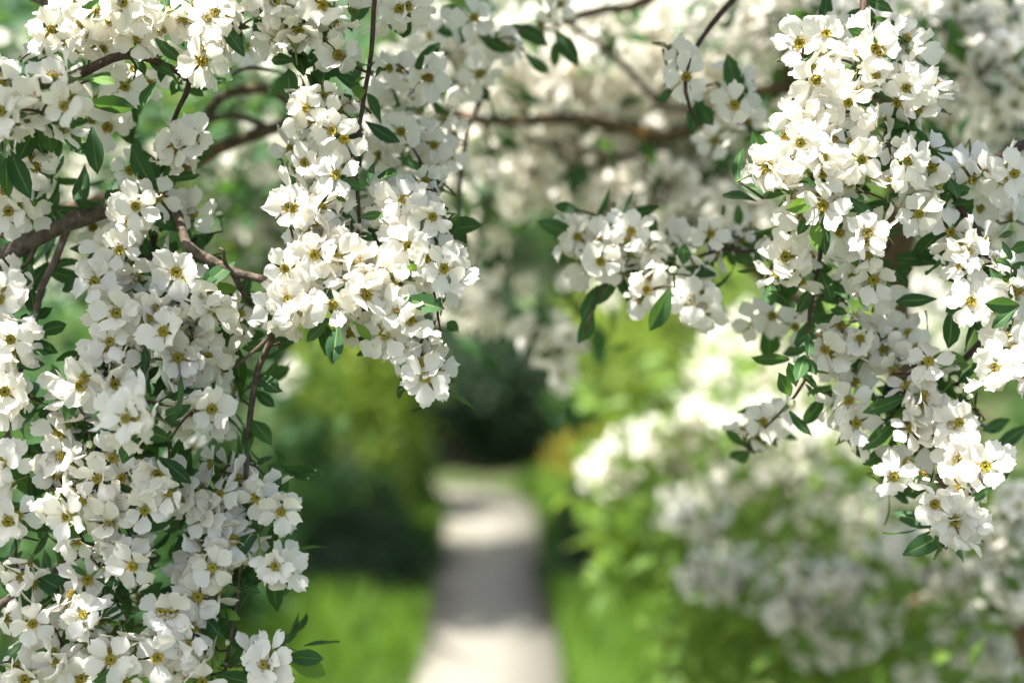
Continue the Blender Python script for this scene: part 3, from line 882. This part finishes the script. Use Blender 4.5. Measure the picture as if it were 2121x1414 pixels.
def add_leaf(parent, b, tip, young=False, roll=None, width=1.0):
    L = (tip - b).length
    me = FR.choice(YOUNG_MESH if young else LEAF_MESH)
    o = bpy.data.objects.new('leaf', me)
    s = L / .034
    M = leaf_matrix(b, tip, FR.uniform(-.5, .5) if roll is None else roll)
    M.translation = b - parent.location
    o.parent = parent
    o.matrix_basis = M @ Matrix.Diagonal((s, s * width, s, 1))
    col.objects.link(o)


def twig_mesh(edges, r0=.0009, sides=5):
    tp = Tpl()
    for a, b in edges:
        L = np.linalg.norm(b - a)
        if L < .002:
            continue
        mid = (a + b) / 2 + rng.normal(0, .06 * L, 3) + (0, 0, .05 * L)
        q, w = smooth_path([a, mid, b], [r0 * 1.3, r0 * 1.05, r0 * .8], max(.012, L / 4))
        tp.add(*tube_arrays(q, w, sides), 0)
    return tp


def blossom_shrub(label, base, trunk_pts, trunk_r, branches, open_, side, leaves, buds, extra_leaves=90, extra_depth=(.02, .09), stuff_leaves=900, stuff_flowers=0):
    t = thing('blossom_shrub', label, 'shrub', base, 'white blossom shrubs along the path')
    off = np.array(t.location)
    nodes = []
    pp, rr = smooth_path(trunk_pts, trunk_r, .03)
    V, F = tube_arrays(pp, rr, 10, .05)
    link('trunk', mesh_arrays('trunk', V - off, F, [M_LICHEN]), t)
    nodes.append(pp[pp[:, 2] > 1.0])
    for pts, r, mat in branches:
        q, w = smooth_path(pts, r, .014)
        V, F = tube_arrays(q, w, 8, .07)
        link('branch', mesh_arrays('branch', V - off, F, [mat]), t)
        nodes.append(q)
    nodes = np.vstack(nodes)
    T = []
    allf = [(x, y, d, True) for x, y, d in open_] + [(x, y, d, False) for x, y, d in side]
    for k, (x, y, d, op) in enumerate(allf):
        p = at(x, y, FOCUS + d / 100 + FR.uniform(-.008, .008) + (0 if op else .014))
        nrm = facing(op, x, y)
        sc = FR.uniform(.87, 1.11)
        add_flower(t, p, nrm, sc)
        T.append(p - nrm * .0145 * sc)
    for x, y, d in buds:
        p = at(x, y, FOCUS + d / 100 + .01)
        nrm = Vector((FR.gauss(0, .6), -FR.uniform(.0, .7), FR.gauss(.4, .5))).normalized()
        o = bpy.data.objects.new('bud', BUD_MESH)
        o.parent = t
        sc = FR.uniform(.75, 1.15)
        o.matrix_basis = Matrix.LocRotScale(p - t.location, nrm.to_track_quat('Z', 'Y'), Vector((sc, sc, sc)))
        col.objects.link(o)
        T.append(p - nrm * .0138 * sc)
    edges = connect(nodes, T)
    link('twigs', Tpl.mesh(_shift(twig_mesh(edges), off), 'twigs', [M_TWIG]), t)['kind'] = 'stuff'
    # leaves: those one can pick out, then more on the twigs behind
    for bx, by, tx, ty, d, yg in leaves:
        d = d if d < 4 else 4 + (d - 4) * 2.0
        b = at(bx, by, FOCUS + d / 100 + (.002 if d < 2 else .012))
        tip = at(tx, ty, FOCUS + d / 100 + FR.uniform(-.014, .004))
        add_leaf(t, b, tip, yg > 0)
    E = np.array([b * .8 + a * .2 for a, b in edges if np.linalg.norm(a - b) < .06])
    for k in range(extra_leaves):
        b = Vector(E[FR.randrange(len(E))])
        dr = Vector((FR.gauss(0, 1), FR.uniform(-.35, .9), FR.gauss(-.25, .8))).normalized()
        add_leaf(t, b, b + dr * FR.uniform(.024, .042), FR.random() < .12)
    # smaller leaves deeper in the shrub
    if stuff_leaves:
        idx = rng.integers(0, len(E), stuff_leaves)
        Pn = E[idx] + rng.normal(0, .004, (stuff_leaves, 3)) + np.c_[np.zeros(stuff_leaves), rng.uniform(*extra_depth, stuff_leaves), np.zeros(stuff_leaves)]
        o = link('foliage', scatter_mesh('foliage', LEAF_TPL, place_mats(Pn - off, rng.uniform(.6, 1.1, stuff_leaves)), [M_LEAF]), t)
        o['kind'] = 'stuff'
    return t, E


def _shift(tp, off):
    tp.V = tp.V - off
    return tp


def shade_canopy(t, lo, hi, nleaf, nflow):
    """unseen crown added above the picture, shaped to shade all but the sunlit sprays"""
    off = np.array(t.location)
    lo = np.array(lo); hi = np.array(hi)

    def pts(n, cl):
        C = lo + (hi - lo) * rng.random((cl, 3))
        Pn = C[rng.integers(0, cl, n)] + rng.normal(0, .085, (n, 3)) * (1, 1, .7)
        # stay above the picture
        top = CAM.z + Pn[:, 1] * math.tan(math.atan(707 / FOC) - PITCH) + .05
        Pn = Pn[Pn[:, 2] > top]
        return Pn[clear_of_sun(Pn)]
    a = pts(nleaf, 150)
    o = link('shade_foliage', scatter_mesh('shade_foliage', LEAF_TPL, place_mats(a - off, rng.uniform(.9, 1.5, len(a))), [M_LEAF]), t)
    o['kind'] = 'stuff'
    b = pts(nflow, 150)
    o = link('shade_blossom', scatter_mesh('shade_blossom', FLOWER_TPL, place_mats(b - off, rng.uniform(.9, 1.15, len(b))), FLOWER_MATS), t)
    o['kind'] = 'stuff'


# upper shrub: arches over from the left, long spray hanging beside the path
UB = [B('-420,470,1.62;-150,480,1.50;120,440,1.42;330,375,1.38;390,340,1.38;480,296,1.40;590,258,1.43;680,225,1.46;780,205,1.46', 10, 5, M_LICHEN),
      B('400,330,1.39;418,270,1.39;440,222,1.39;475,193,1.40;540,184,1.41;590,204,1.42;612,250,1.43', 5.5, 5, M_LICHEN),
      B('430,250,1.39;480,238,1.40;520,250,1.41;560,268,1.42', 3, 4, M_BARK),
      B('330,-330,1.30;520,-300,1.20;690,-240,1.12;780,-130,1.06;774,20,1.05;769,110,1.05;756,190,1.05;745,260,1.05;737,330,1.05;740,400,1.055;745,455,1.06;736,520,1.055;742,580,1.05;775,632,1.05;832,682,1.045;868,740,1.04;884,783,1.03', 2.2, .9, M_TWIG),
      B('780,205,1.46;900,180,1.36;1000,180,1.31;971,260,1.29;956,350,1.27;948,462,1.25', 3.5, 1.6, M_BARK),
      B('-200,-60,1.2;20,150,1.09;110,170,1.06;180,146,1.04;232,121,1.04;286,115,1.05;340,135,1.06;392,168,1.07;371,222,1.07;356,262,1.07;360,295,1.07', 5, 1.3, M_TWIG),
      B('392,168,1.07;450,170,1.12;520,140,1.2;620,160,1.3', 2.2, 1.5, M_BARK),
      B('-120,-120,1.25;60,-10,1.12;150,20,1.09;110,5,1.1', 4, 2, M_BARK)]
t_up, E_up = blossom_shrub('white blossom shrub arching in from the left, its long spray drooping over the path', (-1.05, 1.75, 0),
                           [(-1.05, 1.75, -.05), (-1.0, 1.72, .7), at(-560, 520, 1.66), at(-420, 470, 1.62), (-.62, 1.5, 2.05), at(330, -330, 1.30)], [.03, .026, .021, .018, .013, .008],
                           UB, UPPER_OPEN, UPPER_SIDE, UPPER_LEAVES, UPPER_BUDS, 50, (.015, .05), 260)
shade_canopy(t_up, (-.95, .40, 2.05), (.36, 1.55, 2.70), 12000, 1700)  # added overhead leaves and flowers that dapple the sun on the sprays

LB = [B('-330,660,1.2;-150,610,1.12;0,536,1.08;80,490,1.07;160,456,1.07;232,432,1.08;330,400,1.12', 8, 5.5, M_BARK),
      B('-60,480,1.12;0,484,1.09;55,494,1.08;95,490,1.07', 3, 4, M_BARK),
      B('330,400,1.12;370,450,1.075;386,506,1.06;432,536,1.06;492,566,1.06;560,582,1.06;582,600,1.06;573,680,1.06;536,760,1.07;516,880,1.07;511,960,1.07;505,1060,1.075;498,1180,1.07;488,1260,1.07;466,1390,1.07', 4.2, 1.1, M_BARK),
      B('470,552,1.06;463,535,1.055;464,520,1.05;454,514,1.05', 1.8, 1.0, M_BARK),
      B('484,565,1.06;500,600,1.07;525,640,1.08', 2.6, 1.4, M_BARK),
      B('573,680,1.06;540,715,1.055;486,760,1.05', 1.9, 1.1, M_BARK),
      B('138,478,1.07;112,545,1.065;86,596,1.06;72,660,1.06;50,740,1.055;26,830,1.05;12,920,1.05;0,1010,1.06', 3.2, 1.2, M_BARK),
      B('75,505,1.07;60,540,1.07;45,560,1.08', 2.2, 1.4, M_BARK),
      B('330,400,1.12;315,520,1.10;298,620,1.08;300,730,1.07;292,800,1.06;286,920,1.06;250,1010,1.06;222,1100,1.065;180,1200,1.06;160,1290,1.06;130,1420,1.07', 3.2, 1.2, M_TWIG),
      B('-330,1330,1.2;-100,1290,1.13;60,1220,1.09;122,1176,1.08;185,1138,1.075;230,1110,1.07', 4, 1.4, M_BARK)]
t_left, E_left = blossom_shrub('white blossom shrub crowding the left side from branch to grass, sprays thick with open flowers', (-.66, 1.28, 0),
                               [(-.66, 1.28, -.05), (-.62, 1.25, .6), at(-330, 1330, 1.2), at(-345, 900, 1.21), at(-330, 660, 1.2), at(-300, 300, 1.25), at(-330, -200, 1.3)], [.026, .023, .02, .018, .016, .011, .006],
                               LB, LEFT_OPEN, [f for k, f in enumerate(LEFT_SIDE) if k % 6], LEFT_LEAVES, LEFT_BUDS, 80, (.015, .06), 560)

RB = [B('1980,-330,1.25;1850,-240,1.15;1797,-120,1.09;1789,20,1.06;1776,140,1.055;1742,260,1.055;1704,330,1.05;1692,420,1.08;1700,520,1.105;1678,640,1.10;1673,720,1.09;1666,790,1.09;1622,848,1.11;1585,885,1.13', 4, .8, M_TWIG),
      B('2330,180,1.22;2200,260,1.15;2060,330,1.10;1975,390,1.075;2016,470,1.075;2062,560,1.06;2096,640,1.045;2085,740,1.04', 5, 1.3, M_TWIG),
      B('2330,760,1.2;2180,700,1.15;2060,690,1.13;1980,760,1.12;1920,765,1.12;1860,740,1.12;1790,722,1.12;1730,770,1.12;1760,850,1.12', 3.4, .9, M_TWIG),
      B('1925,770,1.12;1905,860,1.11;1882,950,1.11;1850,1000,1.10', 1.7, 1.0, M_TWIG),
      B('1980,790,1.12;2005,880,1.10;2022,970,1.08;1985,1080,1.06;1950,1125,1.06', 1.8, 1.0, M_TWIG),
      B('1694,440,1.085;1600,500,1.12;1545,522,1.15;1500,515,1.17;1400,545,1.16;1285,555,1.16;1236,625,1.14;1212,690,1.14', 2.2, .8, M_TWIG),
      B('1850,-240,1.15;1640,-120,1.16;1500,20,1.15;1430,120,1.12;1420,190,1.10;1440,250,1.11', 3, 1.2, M_TWIG)]
t_right, E_right = blossom_shrub('white blossom shrub reaching in from the right, with a sunlit cluster before the dark trunk', (.78, 1.35, 0),
                                 [(.78, 1.35, -.05), (.74, 1.32, .7), at(2330, 760, 1.2), at(2340, 400, 1.21), at(2330, 180, 1.22), at(2200, -150, 1.25), at(1980, -330, 1.25)], [.026, .023, .019, .017, .015, .011, .007],
                                 RB, RIGHT_OPEN, RIGHT_SIDE, RIGHT_LEAVES, RIGHT_BUDS, 60, (.015, .05), 300)


# ------------------------------------------------------------------ blurred blossom shrubs further back
def cluster_flowers(C, axis_n, r):
    """one rounded spray: flowers facing outwards from its middle"""
    d = rng.normal(size=(axis_n, 3)); d /= np.linalg.norm(d, axis=1)[:, None]
    return C + d * r * rng.uniform(.55, 1.0, (axis_n, 1)), d


def back_shrub(label, base, trunk_pts, trunk_r, branches, sprays, n_single, leaf_n, leaf_sc, leaf_mat, extra=0, loose=None):
    t = thing('blossom_shrub', label, 'shrub', base, 'white blossom shrubs along the path')
    off = np.array(t.location)
    pp, rr = smooth_path(trunk_pts, trunk_r, .04)
    V, F = tube_arrays(pp, rr, 10, .05)
    link('trunk', mesh_arrays('trunk', V - off, F, [M_LICHEN]), t)
    nodes = [pp[pp[:, 2] > .5]]
    for pts, r, mat in branches:
        q, w = smooth_path(pts, r, .02)
        V, F = tube_arrays(q, w, 8, .07)
        link('branch', mesh_arrays('branch', V - off, F, [mat]), t)
        nodes.append(q)
    nodes = np.vstack(nodes)
    Pf, Nf, Cs = [], [], []
    for x, y, rx, ry, d, dd, n in sprays:
        # a region of the picture filled by n sprays of about six flowers
        for k in range(int(n)):
            C = np.array(at(x + rng.uniform(-1, 1) * rx, y + rng.uniform(-1, 1) * ry, d + rng.uniform(-dd, dd)))
            p, nn = cluster_flowers(C, rng.integers(4, 9), rng.uniform(.026, .042))
            Pf.append(p); Nf.append(nn); Cs.append(C)
    Pf = np.vstack(Pf); Nf = np.vstack(Nf); Cs = np.array(Cs)
    edges = connect(nodes, Cs)
    stalks = [(Cs[np.linalg.norm(Cs - p, axis=1).argmin()], p - q * .013) for p, q in zip(Pf, Nf)]
    link('twigs', _shift(twig_mesh(edges + stalks, .0010, 4), off).mesh('twigs', [M_TWIG]), t)['kind'] = 'stuff'
    depth = np.linalg.norm(Pf - np.array(CAM), axis=1)
    order = depth.argsort()
    R = frames_facing(Nf + rng.normal(0, .25, Nf.shape))
    S = rng.uniform(.9, 1.15, len(Pf))
    for i in order[:n_single]:
        o = bpy.data.objects.new('flower', FLOWER_MESH[FR.randrange(8)])
        M = Matrix([[*(R[i, 0] * S[i]), Pf[i, 0] - off[0]], [*(R[i, 1] * S[i]), Pf[i, 1] - off[1]], [*(R[i, 2] * S[i]), Pf[i, 2] - off[2]], [0, 0, 0, 1]])
        o.parent = t
        o.matrix_basis = M
        col.objects.link(o)
    rest = order[n_single:]
    if len(rest):
        o = link('blossom', scatter_mesh('blossom', FAR_FLOWER, place_mats(Pf[rest] - off, S[rest], R[rest]), [M_PETAL]), t)
        o['kind'] = 'stuff'
    idx = rng.integers(0, len(Cs), leaf_n)
    Pl = Cs[idx] + rng.normal(0, leaf_sc, (leaf_n, 3))
    if loose is not None:
        Q = []
        for x, y, rx, ry, d, dd, n in loose:
            for k in range(int(n / 11)):
                c = np.array(at(x + rng.uniform(-1, 1) * rx, y + rng.uniform(-1, 1) * ry, d + rng.uniform(-dd, dd)))
                Q += list(c + rng.normal(0, .024, (11, 3)))
        Pl = np.vstack([Pl, np.array(Q)])
    o = link('foliage', scatter_mesh('foliage', FAR_LEAF, place_mats(Pl - off, rng.uniform(.030, .062, len(Pl)), frames_facing(rng.normal(0, .5, Pl.shape) + (0, -.25, .6))), [leaf_mat]), t)
    o['kind'] = 'stuff'
    return t


# shrub whose dark trunk stands on the right and whose boughs cross the upper middle
DT = [at(2250, 2600, 1.80), at(2230, 1800, 1.80), at(2120, 1250, 1.80), at(1900, 860, 1.78), at(1848, 640, 1.74), at(1866, 480, 1.72), at(1868, 330, 1.72), at(1840, 120, 1.72), at(1790, -120, 1.74), at(1700, -420, 1.76)]
DT[0] = Vector((DT[0].x, DT[0].y, -.05))
DB = [B('1862,760,1.77;1750,690,1.74;1690,645,1.72;1590,580,1.70;1520,522,1.68;1430,470,1.70;1330,400,1.74', 13, 4, M_LICHEN),
      B('1845,200,1.72;1640,180,1.68;1480,225,1.66;1390,285,1.66;1300,266,1.66;1200,247,1.66;1100,250,1.66;1000,250,1.66;930,232,1.68;850,240,1.72', 9, 5, M_LICHEN),
      B('1700,-420,1.76;1500,-150,1.66;1340,2,1.62;1250,20,1.60;1170,44,1.60;1090,80,1.62', 8, 4, M_LICHEN),
      B('1170,44,1.60;1230,86,1.62;1290,132,1.64;1342,190,1.66;1395,225,1.68;1480,225,1.66', 3.5, 4.5, M_BARK),
      B('1390,285,1.66;1320,324,1.68;1200,306,1.70;1090,288,1.72', 3.5, 2.5, M_BARK),
      B('1850,430,1.72;1960,260,1.7;2030,120,1.7;2110,20,1.74', 7, 4, M_BARK),
      B('1000,250,1.66;1020,340,1.72;1000,480,1.82;960,600,1.9', 3.5, 1.5, M_BARK),
      B('1330,400,1.74;1250,520,1.66;1200,640,1.74;1150,715,1.75', 3, 1.2, M_BARK),
      B('1640,180,1.68;1625,110,1.66;1640,40,1.66;1680,-60,1.68', 6, 4, M_LICHEN)]
DS = [(1130, 110, 120, 80, 1.9, .1, 14), (1280, 170, 120, 80, 1.85, .1, 14), (1230, 330, 120, 50, 2.0, .1, 10), (1420, 220, 100, 80, 2.05, .1, 12), (1370, 340, 90, 50, 1.9, .1, 8), (1560, 130, 90, 80, 2.0, .1, 10), (1900, 130, 100, 80, 1.9, .1, 10), (2050, 60, 70, 60, 1.75, .1, 8),
      (1060, 380, 60, 50, 2.1, .1, 8), (1130, 300, 90, 60, 2.2, .15, 12), (1000, 430, 40, 50, 2.2, .1, 5), (1180, 130, 120, 90, 2.05, .1, 16), (1420, 60, 160, 60, 2.0, .1, 14), (1330, 330, 120, 50, 2.0, .1, 10), (900, 430, 40, 60, 2.1, .1, 4),
      (1080, 190, 90, 50, 1.85, .15, 14), (1250, 70, 130, 50, 1.95, .2, 16), (1400, 130, 110, 90, 1.95, .2, 18), (1190, 180, 90, 45, 1.9, .2, 12), (1320, 200, 80, 40, 2.0, .2, 10), (1520, 60, 130, 60, 1.85, .2, 16),
      (1210, 360, 130, 55, 1.85, .15, 16), (1340, 410, 110, 55, 1.75, .15, 16), (1470, 330, 80, 70, 1.95, .15, 10), (1100, 330, 60, 50, 1.95, .15, 7), (980, 590, 55, 75, 1.9, .1, 8), (930, 520, 30, 60, 1.95, .1, 4), (1148, 716, 30, 22, 1.75, .03, 4),
      (1570, 200, 70, 80, 1.85, .1, 8), (1980, 100, 130, 90, 1.6, .15, 20), (2060, 240, 60, 70, 1.6, .15, 8), (1900, 20, 150, 40, 1.6, .2, 12), (1960, 280, 70, 40, 1.7, .15, 6), (1750, 40, 90, 50, 1.75, .15, 8), (2080, 470, 40, 60, 1.7, .1, 5),
      (1000, 60, 80, 60, 1.75, .15, 10), (860, 100, 60, 80, 1.8, .15, 8), (950, 330, 70, 60, 1.9, .15, 7), (840, 200, 70, 60, 1.7, .12, 8), (1430, 440, 80, 40, 1.75, .1, 8), (1560, 440, 50, 40, 1.7, .1, 5),
      (1630, 20, 70, 30, 1.7, .1, 6), (1940, 560, 40, 90, 2.0, .15, 6), (1480, 30, 90, 40, 2.0, .1, 10), (1300, 290, 120, 30, 2.0, .1, 9), (1700, 560, 60, 60, 2.0, .1, 4)]
back_shrub('white blossom shrub with a dark brown trunk and lichen-orange boughs crossing overhead', (DT[0].x, DT[0].y, 0), DT, [.034, .031, .027, .025, .022, .020, .019, .016, .013, .009],
           DB, DS, 300, 1300, .05, M_LEAF)

# shrub low on the right, in the sun
CT = [Vector((.62, 2.55, -.05)), at(1700, 1480, 2.5), at(1780, 1400, 2.5), at(1880, 1285, 2.5), at(1960, 1150, 2.5), at(1980, 950, 2.55), at(1900, 750, 2.6), at(1850, 640, 2.6)]
CB = [B('1960,1150,2.5;1820,1060,2.5;1680,1000,2.55;1500,960,2.6;1340,960,2.6;1240,990,2.6', 8, 2, M_BARK),
      B('1880,1285,2.5;1780,1260,2.4;1680,1230,2.35', 6, 2, M_BARK),
      B('1980,950,2.55;1800,880,2.6;1640,840,2.7;1520,780,2.75', 7, 2, M_BARK),
      B('1820,1060,2.5;1640,1140,2.45;1500,1200,2.45;1440,1090,2.5', 5, 2, M_BARK),
      B('1980,950,2.55;2060,1040,2.4;2090,1160,2.3', 6, 2, M_BARK),
      B('1900,750,2.6;1760,700,2.7;1620,720,2.8;1500,720,2.9', 5, 2, M_BARK)]
CS = [(2060, 1180, 60, 60, 1.66, .05, 7), (2100, 1060, 30, 40, 1.66, .05, 3), (1560, 880, 110, 60, 2.5, .1, 10), (1660, 760, 90, 60, 2.7, .1, 8), (1470, 990, 60, 40, 2.5, .1, 5), (1340, 990, 50, 30, 2.55, .06, 4), (1600, 700, 120, 40, 2.9, .1, 6),
      (1360, 920, 90, 40, 2.6, .12, 16), (1260, 985, 40, 30, 2.6, .06, 7), (1430, 880, 60, 40, 2.6, .12, 9), (1500, 940, 80, 60, 2.6, .15, 12), (1600, 820, 90, 70, 2.7, .15, 16), (1500, 720, 50, 30, 2.8, .1, 4), (1620, 740, 60, 30, 2.8, .1, 5), (1440, 1070, 45, 22, 2.3, .05, 7),
      (1540, 1020, 60, 40, 2.5, .12, 8), (1640, 960, 80, 60, 2.6, .15, 13), (1700, 1060, 80, 60, 2.45, .15, 11), (1500, 1200, 60, 22, 2.15, .05, 9), (1560, 1150, 50, 30, 2.4, .08, 4), (1715, 1195, 55, 32, 2.02, .05, 10), (1655, 1245, 32, 22, 2.02, .05, 6), (1700, 1310, 70, 36, 2.05, .06, 9),
      (1830, 1120, 60, 60, 2.3, .12, 8), (1800, 1250, 40, 50, 2.3, .1, 5), (1990, 1180, 90, 40, 2.0, .1, 10), (2080, 1120, 50, 50, 2.0, .1, 6), (2030, 1320, 60, 40, 2.1, .08, 7), (1985, 1290, 20, 25, 2.1, .04, 2), (1960, 1400, 60, 30, 2.1, .08, 5), (1720, 900, 60, 50, 2.6, .12, 8), (1830, 700, 80, 80, 2.7, .15, 9),
      (1950, 700, 50, 80, 2.7, .12, 6), (1920, 620, 60, 40, 2.7, .12, 6), (1590, 650, 60, 30, 2.8, .1, 4), (2080, 1390, 40, 30, 2.2, .08, 4), (1890, 1060, 60, 60, 2.4, .1, 6), (1480, 820, 50, 40, 2.7, .1, 5), (1220, 600, 30, 20, 3.0, .05, 2)]
CL = [(a, b, c, d, e + .15, f, n * .55) for a, b, c, d, e, f, n in [(1330, 1085, 85, 55, 2.7, .2, 420), (1310, 1170, 60, 50, 2.7, .1, 200), (1480, 1180, 110, 60, 2.5, .2, 600), (1600, 1100, 200, 120, 2.7, .25, 900), (1540, 1340, 150, 70, 2.3, .25, 900), (1750, 1370, 200, 50, 2.2, .2, 500), (1900, 1250, 200, 150, 2.6, .2, 900), (1650, 880, 200, 120, 2.9, .2, 900), (1950, 700, 150, 200, 2.9, .2, 900)]]
back_shrub('white blossom shrub spreading low in full sun to the right of the path', (.62, 2.55, 0), CT, [.024, .02, .019, .018, .016, .012, .008, .005],
           CB, CS, 300, 1600, .06, M_FOL['light'], loose=CL)

# shrub glimpsed behind the upper left blossoms
HT = [Vector((-1.35, 2.6, -.05)), Vector((-1.3, 2.55, .8)), at(-350, 300, 2.5), at(0, 100, 2.4), at(200, -150, 2.4)]
HB = [B('-350,300,2.5;50,330,2.4;300,350,2.35;480,330,2.3;560,300,2.3', 9, 3, M_BARK), B('0,100,2.4;250,180,2.3;450,120,2.2;600,90,2.2', 6, 2, M_BARK), B('300,350,2.35;450,420,2.3;520,480,2.3', 5, 2, M_BARK), B('50,330,2.4;120,480,2.35;200,600,2.35', 5, 2, M_BARK)]
HS = [(500, 380, 80, 45, 2.2, .12, 12), (520, 470, 60, 40, 2.2, .1, 8), (470, 250, 60, 30, 2.2, .1, 7), (560, 130, 70, 40, 2.0, .1, 7), (420, 180, 60, 40, 2.1, .1, 5), (280, 300, 80, 40, 2.1, .1, 6), (120, 560, 60, 50, 2.2, .1, 6), (180, 420, 60, 50, 2.1, .1, 6), (560, 330, 40, 30, 2.0, .1, 4), (40, 100, 30, 60, 2.2, .1, 3),
      (110, 350, 60, 40, 1.9, .1, 6), (330, 760, 30, 30, 2.6, .1, 2), (600, 780, 20, 20, 2.8, .1, 2), (520, 600, 40, 40, 2.3, .1, 3)]
back_shrub('pale blossom shrub glimpsed behind the mossy looping branch on the left', (-1.35, 2.6, 0), HT, [.024, .021, .018, .012, .006], HB, HS, 240, 1500, .09, M_LEAF,
           loose=[(80, 80, 120, 100, 2.3, .2, 400), (250, 700, 250, 250, 3.0, .3, 900), (150, 1050, 200, 250, 2.8, .3, 700), (450, 1000, 150, 250, 3.2, .2, 500)])
print('objects', len(bpy.data.objects))
